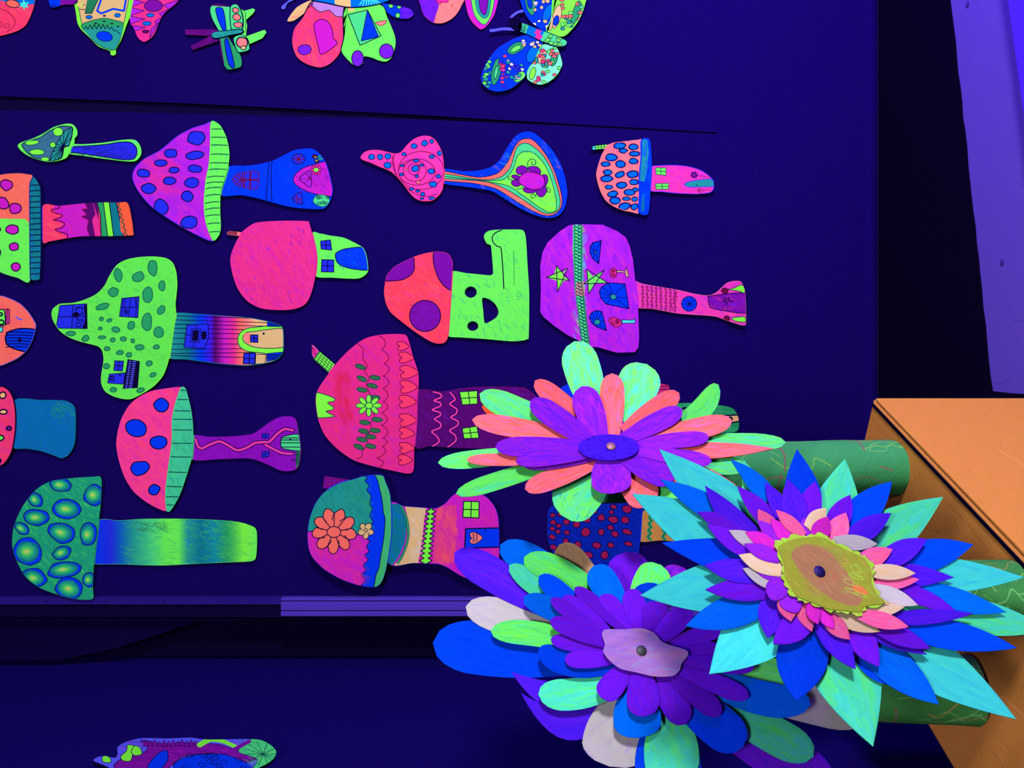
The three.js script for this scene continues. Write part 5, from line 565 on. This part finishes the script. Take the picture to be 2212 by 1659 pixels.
function makeFlower(o) {
  const t = thing(o.name || 'paper_flower', o.label, 'flower', o.base, 'paper flowers in the orange planter');
  delete t.userData.group;
  const F = flowerFrame(...o.frame), top = o.top, ax = top.clone().sub(o.base), len = ax.length(), r = 0.0295;
  const pts = []; const cyl = new THREE.CylinderGeometry(r * 0.985, r, len, 48, 18, true); const ps = cyl.attributes.position; for (let i = 0; i < ps.count; i++) { const y = ps.getY(i), a = Math.atan2(ps.getZ(i), ps.getX(i)), q = 1 + 0.012 * Math.sin(a * 3 + y * 40) + 0.008 * Math.sin(a * 7 - y * 90); ps.setX(i, ps.getX(i) * q); ps.setZ(i, ps.getZ(i) * q); } cyl.computeVertexNormals();
  const cap = new THREE.CircleGeometry(r * 0.985, 48).rotateX(-Math.PI / 2).translate(0, len / 2, 0);
  const g = mergeGeometries([cyl.toNonIndexed(), cap.toNonIndexed()]); g.translate(0, len / 2, 0); g.applyQuaternion(new THREE.Quaternion().setFromUnitVectors(V(0, 1, 0), ax.clone().normalize()));
  mesh('stem', g, matte({ map: stemTexture(o.kind), bumpMap: bumpT, bumpScale: 0.0015, roughness: 0.85 }), t);
  o.layers.forEach((list, li) => list.forEach((s, i) => petal(t, F, o.base, s, li * o.gap + (i % 4) * 0.0011, o.wide * (o.slim && li === 3 ? o.slim : 1))));
  const co = o.layers.length * o.gap + 0.0005;
  centrePiece(t, F, o.base, o.centre.out, co, o.centre.mat, o.centre.box);
  if (o.fringe) { const k = pairs(o.centre.out), m = k.reduce((s, p) => [s[0] + p[0] / k.length, s[1] + p[1] / k.length], [0, 0]), e = []; smooth(k, true, 5).forEach(([x, y]) => { const q = rr(1.0, 1.13); e.push(m[0] + (x - m[0]) * q, m[1] + (y - m[1]) * q); }); centrePiece(t, F, o.base, e, co - 0.0007, o.fringe, null, 1).name = 'fringe'; }
  const bp = F.hit(o.brad[0], o.brad[1], co + 0.001).sub(o.base), bg = new THREE.SphereGeometry(0.0046, 24, 12, 0, 7, 0, 1.3); bg.translate(0, -0.002, 0); bg.scale(0.95, 0.35, 0.95); bg.applyQuaternion(new THREE.Quaternion().setFromUnitVectors(V(0, 1, 0), F.N)); bg.translate(bp.x, bp.y, bp.z);
  const bm = mesh('paper_fastener', bg, new THREE.MeshStandardMaterial({ color: o.brad[2], roughness: 0.55, metalness: 0.6 }), t); bm.userData.label = 'small round metal paper fastener';
  return t;
}
// ---- orange planter
const TOPY = 0.2, pA = onY(1886, 866, TOPY), eDir = onY(2212, 1210, TOPY).sub(pA).normalize(), bDir = V(-eDir.z, 0, eDir.x).multiplyScalar(1);
{
  if (bDir.x > 0) bDir.negate();
  const W = 0.235, L = 0.46, t = thing('planter_box', 'orange paper-covered planter box holding the paper flowers', 'planter', V(pA.x, 0, pA.z));
  const [c, g] = canvas(512, 512, P.potorange), p = new Pen(g, 1); p.box = [0, 0, 512, 512]; p.scrib(['#c28c30', '#b07c26', '#b8862e'], 400, 0.4, 60, 12, 0.12); p.scrib(['#c89638', '#a87424'], 160, 0.9, 24, 3, 0.15); p.line([60, 300, 200, 292, 330, 306], '#8a5c1c', 1.2); p.line([20, 120, 140, 90], '#d0a044', 2);
  const mt = matte({ map: tex(c, 2.2, 2.2), bumpMap: bumpT, bumpScale: 0.0008 });
  const panel = (name, o, u, v, lu, lv, nrm) => { const b = new RoundedBoxGeometry(lu, lv, 0.004, 2, 0.0018); const m = new THREE.Matrix4().makeBasis(u, v, nrm); b.translate(lu / 2, lv / 2, -0.002); b.applyMatrix4(m); b.translate(o.x, o.y, o.z); const uv = b.attributes.uv; for (let i = 0; i < uv.count; i++) uv.setXY(i, uv.getX(i) * lu * 3, uv.getY(i) * lv * 3); return mesh(name, b, mt, t); };
  const Y = V(0, 1, 0), nR = bDir.clone().negate(), z0 = V(0, 0, 0);
  panel('side_panel', V(0, 0.001, 0), eDir, Y, L, TOPY - 0.003, eDir.clone().cross(Y));
  panel('side_panel', bDir.clone().multiplyScalar(W).add(V(0, 0.001, 0)).addScaledVector(eDir, L), eDir.clone().negate(), Y, L, TOPY - 0.003, eDir.clone().negate().cross(Y));
  panel('end_panel', V(0, 0.001, 0).addScaledVector(bDir, W), bDir.clone().negate(), Y, W, TOPY - 0.003, bDir.clone().negate().cross(Y));
  panel('end_panel', V(0, 0.001, 0).addScaledVector(eDir, L), bDir, Y, W, TOPY - 0.003, bDir.clone().cross(Y));
  panel('top_panel', V(0, TOPY, 0).addScaledVector(bDir, W), eDir, bDir.clone().negate(), L, W, Y);
  const line = new THREE.BoxGeometry(L, 0.0012, 0.0035); line.translate(L / 2, TOPY + 0.0004, 0); line.applyMatrix4(new THREE.Matrix4().makeBasis(eDir, Y, eDir.clone().cross(Y))); line.translate(bDir.x * 0.004, 0, bDir.z * 0.004); const lm = mesh('edge_tape', line, M.cloth, t); lm.userData.label = 'dark line along the top edge';
}
const circ = (x, y, rx, ry) => { const a = []; for (let i = 0; i < 20; i++) a.push(x + rx * Math.cos(i * 0.314), y + ry * Math.sin(i * 0.314)); return a; };
function drawTex(w, h, base, f) { const [c, g] = canvas(w, h, base), p = new Pen(g, 1); p.box = [0, 0, w, h]; f(p); return matte({ map: tex(c) }); }

makeFlower({
  wide: 1.2, label: 'paper flower with purple inner petals, orange petals and long pale green outer petals', kind: 0,
  base: onY(1935, 1010, TOPY).add(V(0, 0.005, 0)), top: at(1300, 1022, 0.752), frame: [1315, 965, 0.70, [0.68, -0.03, 0.73], 0.6], gap: 0.0055,
  layers: [
    [[1290, 900, 1240, 737, 66, 'green'], [1250, 940, 1036, 850, 46, 'green'], [1200, 972, 946, 999, 32, 'lime'], [1240, 985, 985, 1066, 32, 'lime'], [1310, 1000, 1212, 1112, 84, 'green'], [1345, 910, 1397, 786, 76, 'green'], [1420, 935, 1552, 830, 40, 'lime', 'r', 0.12], [1400, 955, 1698, 955, 34, 'green'], [1410, 982, 1612, 1010, 36, 'green'], [1370, 1010, 1505, 1085, 52, 'lime']],
    [[1290, 930, 1155, 822, 36, 'coral'], [1325, 940, 1322, 806, 44, 'coral'], [1345, 930, 1467, 848, 38, 'coral'], [1380, 952, 1582, 908, 38, 'coral'], [1390, 976, 1672, 968, 30, 'coral', 'p'], [1265, 950, 1020, 906, 36, 'coral'], [1210, 992, 1008, 992, 22, 'coral'], [1290, 998, 1134, 1056, 36, 'coral'], [1345, 1000, 1404, 1090, 62, 'coral'], [1415, 985, 1592, 1048, 28, 'coral', 'p'], [1380, 990, 1505, 1040, 30, 'coral']],
    [[1300, 960, 1256, 834, 52, 'purple'], [1290, 960, 1146, 864, 42, 'purple'], [1275, 964, 1070, 964, 36, 'purple'], [1290, 976, 1114, 996, 28, 'purple'], [1300, 982, 1130, 1004, 26, 'purple'], [1318, 975, 1322, 1066, 72, 'purple'], [1345, 985, 1456, 1036, 46, 'purple'], [1370, 972, 1538, 996, 28, 'purple'], [1375, 957, 1532, 944, 28, 'purple'], [1340, 950, 1474, 884, 36, 'purple']]],
  centre: { out: circ(1315, 966, 66, 28), box: [1249, 938, 1381, 994], mat: drawTex(256, 128, '#34149a', (p) => { p.scrib([P.indigo, '#2c108c'], 60, 0.2, 30, 5, 0.3); p.scrib([P.ink], 46, 0.1, 16, 2.4, 0.8); }) }, brad: [1320, 963, '#8a6a48'],
});
makeFlower({
  wide: 1.22, label: 'largest paper flower, a sunflower with cyan, blue and violet pointed petals and pink inner ring', kind: 1,
  base: onY(2205, 1290, TOPY).add(V(0, 0.005, 0)), top: at(1800, 1290, 0.625), frame: [1770, 1235, 0.565, [0.56, -0.14, 0.82], 0.9], gap: 0.0048,
  layers: [
    [[1640, 1160, 1425, 970, 84, 'cyan', 'k'], [1620, 1200, 1366, 1066, 92, 'cyan', 'k'], [1650, 1255, 1383, 1286, 92, 'cyan', 'k'], [1700, 1300, 1533, 1456, 118, 'cyan', 'k'], [1790, 1330, 1887, 1612, 128, 'mint', 'k'], [1900, 1360, 2196, 1553, 92, 'cyan', 'k'], [1950, 1300, 2270, 1362, 64, 'mint', 'p'], [1930, 1240, 2214, 1247, 66, 'cyan', 'k'], [1850, 1200, 2038, 1073, 84, 'mint', 'k'], [1790, 1190, 1826, 991, 96, 'mint', 'k'], [1730, 1150, 1606, 992, 74, 'mint', 'k', -0.12], [1850, 1400, 1946, 1482, 46, 'blue', 'p']],
    [[1640, 1155, 1427, 1035, 44, 'azure', 'p'], [1660, 1220, 1430, 1172, 62, 'blue', 'k'], [1690, 1140, 1579, 992, 36, 'azure', 'p', 0.08], [1742, 1130, 1722, 970, 68, 'blue', 'k'], [1810, 1160, 1927, 1040, 58, 'blue', 'p'], [1900, 1225, 2103, 1176, 60, 'blue', 'p'], [1930, 1265, 2174, 1322, 46, 'azure', 'p'], [1920, 1345, 2197, 1399, 52, 'blue', 'p'], [1850, 1370, 2029, 1521, 64, 'azure', 'p'], [1745, 1340, 1722, 1514, 92, 'blue', 'p'], [1680, 1290, 1481, 1352, 60, 'azure', 'p']],
    [[1650, 1170, 1524, 1049, 38, 'indigo', 'p', -0.05], [1690, 1150, 1594, 1050, 34, 'violet', 'p'], [1715, 1140, 1654, 1042, 32, 'indigo', 'p'], [1728, 1140, 1702, 1035, 42, 'indigo', 'p'], [1742, 1135, 1761, 1040, 42, 'violet', 'p'], [1795, 1155, 1837, 1068, 42, 'violet', 'p'], [1825, 1172, 1926, 1108, 40, 'indigo', 'p'], [1895, 1218, 2003, 1164, 42, 'indigo', 'p'], [1910, 1240, 2061, 1247, 42, 'indigo', 'k'], [1920, 1260, 2064, 1318, 30, 'violet', 'p'], [1900, 1338, 2103, 1325, 28, 'indigo', 'p'], [1880, 1345, 2011, 1401, 34, 'violet', 'p'], [1850, 1345, 2003, 1413, 30, 'indigo', 'p'], [1830, 1330, 1900, 1440, 48, 'violet', 'p'], [1765, 1325, 1849, 1445, 44, 'indigo', 'p'], [1760, 1320, 1671, 1391, 52, 'violet', 'p'], [1680, 1270, 1660, 1378, 52, 'indigo', 'p'], [1690, 1272, 1524, 1273, 42, 'violet', 'p'], [1660, 1243, 1522, 1220, 42, 'indigo', 'p'], [1650, 1205, 1528, 1133, 36, 'violet', 'p'], [1650, 1165, 1507, 1105, 38, 'violet', 'p']],
    [[1685, 1170, 1638, 1099, 32, 'pink', 'p'], [1700, 1176, 1636, 1123, 24, 'orchid', 'p'], [1720, 1176, 1665, 1120, 26, 'magenta', 'p'], [1738, 1156, 1677, 1101, 24, 'pink', 'p'], [1742, 1166, 1700, 1130, 24, 'indigo', 'p'], [1752, 1166, 1736, 1118, 28, 'orchid', 'p'], [1745, 1140, 1786, 1097, 30, 'cream', 'p'], [1764, 1165, 1789, 1115, 34, 'magenta', 'p'], [1795, 1175, 1828, 1107, 40, 'pink', 'p'], [1800, 1168, 1897, 1175, 28, 'white', 'p'], [1848, 1220, 1929, 1186, 36, 'pink', 'p'], [1872, 1232, 1979, 1238, 28, 'cream', 'p'], [1880, 1262, 1987, 1251, 27, 'pink', 'p'], [1878, 1268, 1984, 1307, 30, 'white', 'p'], [1855, 1320, 1955, 1311, 28, 'cream', 'p'], [1855, 1326, 1964, 1354, 30, 'pink', 'p'], [1795, 1322, 1903, 1364, 32, 'cream', 'p'], [1782, 1326, 1837, 1381, 32, 'pink', 'p'], [1772, 1316, 1803, 1358, 22, 'magenta', 'p'], [1752, 1300, 1768, 1348, 26, 'magenta', 'p'], [1728, 1285, 1755, 1364, 32, 'pink', 'p'], [1698, 1275, 1710, 1342, 38, 'pink', 'p'], [1724, 1275, 1700, 1319, 40, 'orchid', 'r'], [1712, 1264, 1656, 1278, 38, 'orchid', 'r'], [1702, 1268, 1605, 1227, 32, 'white', 'p'], [1698, 1248, 1627, 1226, 24, 'orchid', 'p'], [1696, 1234, 1596, 1198, 34, 'cream', 'p'], [1685, 1208, 1608, 1174, 26, 'orchid', 'p'], [1655, 1182, 1575, 1145, 26, 'white', 'p'], [1688, 1186, 1611, 1148, 28, 'magenta', 'p']]],
  centre: { out: pairs([560, 880, 640, 830, 740, 810, 860, 810, 950, 860, 1080, 920, 1150, 960, 1190, 1040, 1190, 1120, 1230, 1200, 1280, 1250, 1150, 1270, 1110, 1310, 1000, 1300, 900, 1290, 800, 1250, 700, 1210, 650, 1150, 610, 1070, 600, 980]).flatMap(([x, y]) => [1500 + x / 3.107, 900 + y / 3.107]), box: [1675, 1155, 1915, 1325],
    mat: drawTex(720, 510, '#7c8e1e', (p) => { p.scrib([P.olive, '#8fb420', '#6c9a14', P.gold], 500, 0.7, 50, 6, 0.3); p.scrib(['#60c81c'], 120, 0.7, 30, 4, 0.35, [0, 0, 720, 120]); p.poly([100, 130, 230, 60, 380, 90, 470, 200, 570, 380, 500, 470, 350, 440, 220, 350, 130, 240], '#8c6c34'); p.scrib(['#94702f', '#7c6430', '#a08040', '#6c7424'], 260, 0.8, 70, 8, 0.3, [140, 70, 510, 430]); p.blob(560, 360, 60, 30, 0.4, '#b8702c'); p.scrib(['#c0402c'], 10, 0.6, 50, 4, 0.5, [280, 240, 460, 320]); p.scrib(['#7cd028', '#a8b038'], 60, 0.5, 60, 4, 0.4, [430, 180, 700, 420]); for (let i = 0; i < 6; i++) p.oval(rr(480, 620), rr(140, 400), rr(20, 50), rr(10, 24), 0.3, null, '#86b828', 4); }) }, brad: [1771, 1234, '#140a3c'], fringe: drawTex(256, 192, '#86c024', (p) => p.scrib([P.lime, P.olive, P.cream, '#a8b038'], 300, 0.8, 16, 4, 0.5)),
});
const flowerC = [1301, 1372, 1307, 1360, 1350, 1359, 1388, 1357, 1414, 1368, 1429, 1385, 1449, 1394, 1482, 1404, 1486, 1416, 1473, 1433, 1468, 1448, 1453, 1460, 1414, 1461, 1373, 1452, 1340, 1444, 1316, 1426, 1303, 1407, 1307, 1392];
makeFlower({
  wide: 1.12, slim: 0.86, label: 'paper flower with violet inner petals, pinkish centre and white, blue and green rounded petals', kind: 1,
  base: onY(2112, 1490, TOPY).add(V(0, 0.005, 0)), top: at(1400, 1466, 0.70), frame: [1385, 1405, 0.64, [0.6, -0.12, 0.79], 0], gap: 0.0058,
  layers: [
    [[1270, 1425, 935, 1388, 104, 'blue'], [1260, 1375, 1006, 1310, 66, 'white'], [1220, 1330, 982, 1193, 66, 'indigo'], [1290, 1300, 1081, 1176, 62, 'azure', 'r', 0.02], [1220, 1310, 1062, 1212, 34, 'purple'], [1310, 1310, 1208, 1176, 60, 'tan'], [1370, 1310, 1352, 1192, 78, 'violet'], [1420, 1310, 1478, 1226, 64, 'purple'], [1320, 1480, 1104, 1450, 54, 'indigo', 'p', -0.18], [1345, 1510, 1125, 1496, 62, 'indigo', 'p', -0.28], [1355, 1500, 1318, 1656, 128, 'white'], [1440, 1540, 1446, 1720, 128, 'blue'], [1520, 1540, 1800, 1700, 92, 'violet'], [1560, 1495, 1868, 1556, 74, 'white', 'r', -0.04]],
    [[1290, 1360, 1100, 1220, 42, 'mint'], [1310, 1300, 1132, 1203, 52, 'lime', 'r', 0.05], [1290, 1400, 1060, 1362, 48, 'lime', 'r', 0.04], [1350, 1475, 1163, 1500, 62, 'mint', 'r', -0.05], [1445, 1530, 1455, 1690, 106, 'mint'], [1540, 1515, 1758, 1634, 72, 'mint'], [1490, 1430, 1760, 1466, 58, 'lime'], [1375, 1310, 1428, 1220, 68, 'lime']],
    [[1290, 1345, 1165, 1243, 40, 'blue'], [1300, 1380, 1131, 1290, 44, 'azure', 'r', 0.04], [1330, 1440, 1162, 1404, 50, 'blue', 'r', -0.08], [1350, 1330, 1282, 1222, 56, 'azure'], [1405, 1330, 1398, 1258, 56, 'blue'], [1372, 1480, 1380, 1594, 92, 'azure'], [1450, 1480, 1606, 1614, 82, 'blue'], [1490, 1445, 1752, 1522, 66, 'azure', 'r', 0.06]],
    [[1365, 1370, 1242, 1268, 34, 'violet'], [1320, 1372, 1216, 1288, 40, 'violet'], [1312, 1380, 1190, 1292, 32, 'violet'], [1318, 1392, 1189, 1338, 40, 'violet'], [1318, 1405, 1190, 1380, 36, 'violet'], [1330, 1424, 1220, 1424, 40, 'violet'], [1355, 1440, 1300, 1508, 58, 'violet'], [1385, 1440, 1392, 1548, 72, 'violet'], [1412, 1440, 1482, 1564, 62, 'violet'], [1435, 1440, 1558, 1544, 50, 'violet'], [1460, 1440, 1618, 1506, 44, 'violet'], [1460, 1425, 1630, 1442, 38, 'violet'], [1370, 1370, 1298, 1286, 48, 'violet'], [1392, 1368, 1360, 1272, 50, 'violet'], [1405, 1375, 1420, 1298, 58, 'violet'], [1415, 1385, 1492, 1312, 52, 'violet'], [1435, 1398, 1580, 1348, 40, 'violet'], [1460, 1412, 1560, 1402, 40, 'violet']]],
  centre: { out: flowerC, box: [1300, 1356, 1488, 1462], mat: drawTex(376, 212, '#8a6c80', (p) => { p.scrib(['#8c6a8c', '#745a86', '#94728a'], 60, -0.25, 120, 12, 0.35); p.scrib(['#789a88', '#a0865e', '#a4686c'], 26, -0.25, 120, 9, 0.4); }) }, brad: [1386, 1405, '#38442c'],
});
shadows(scene);
renderer.render(scene, camera);
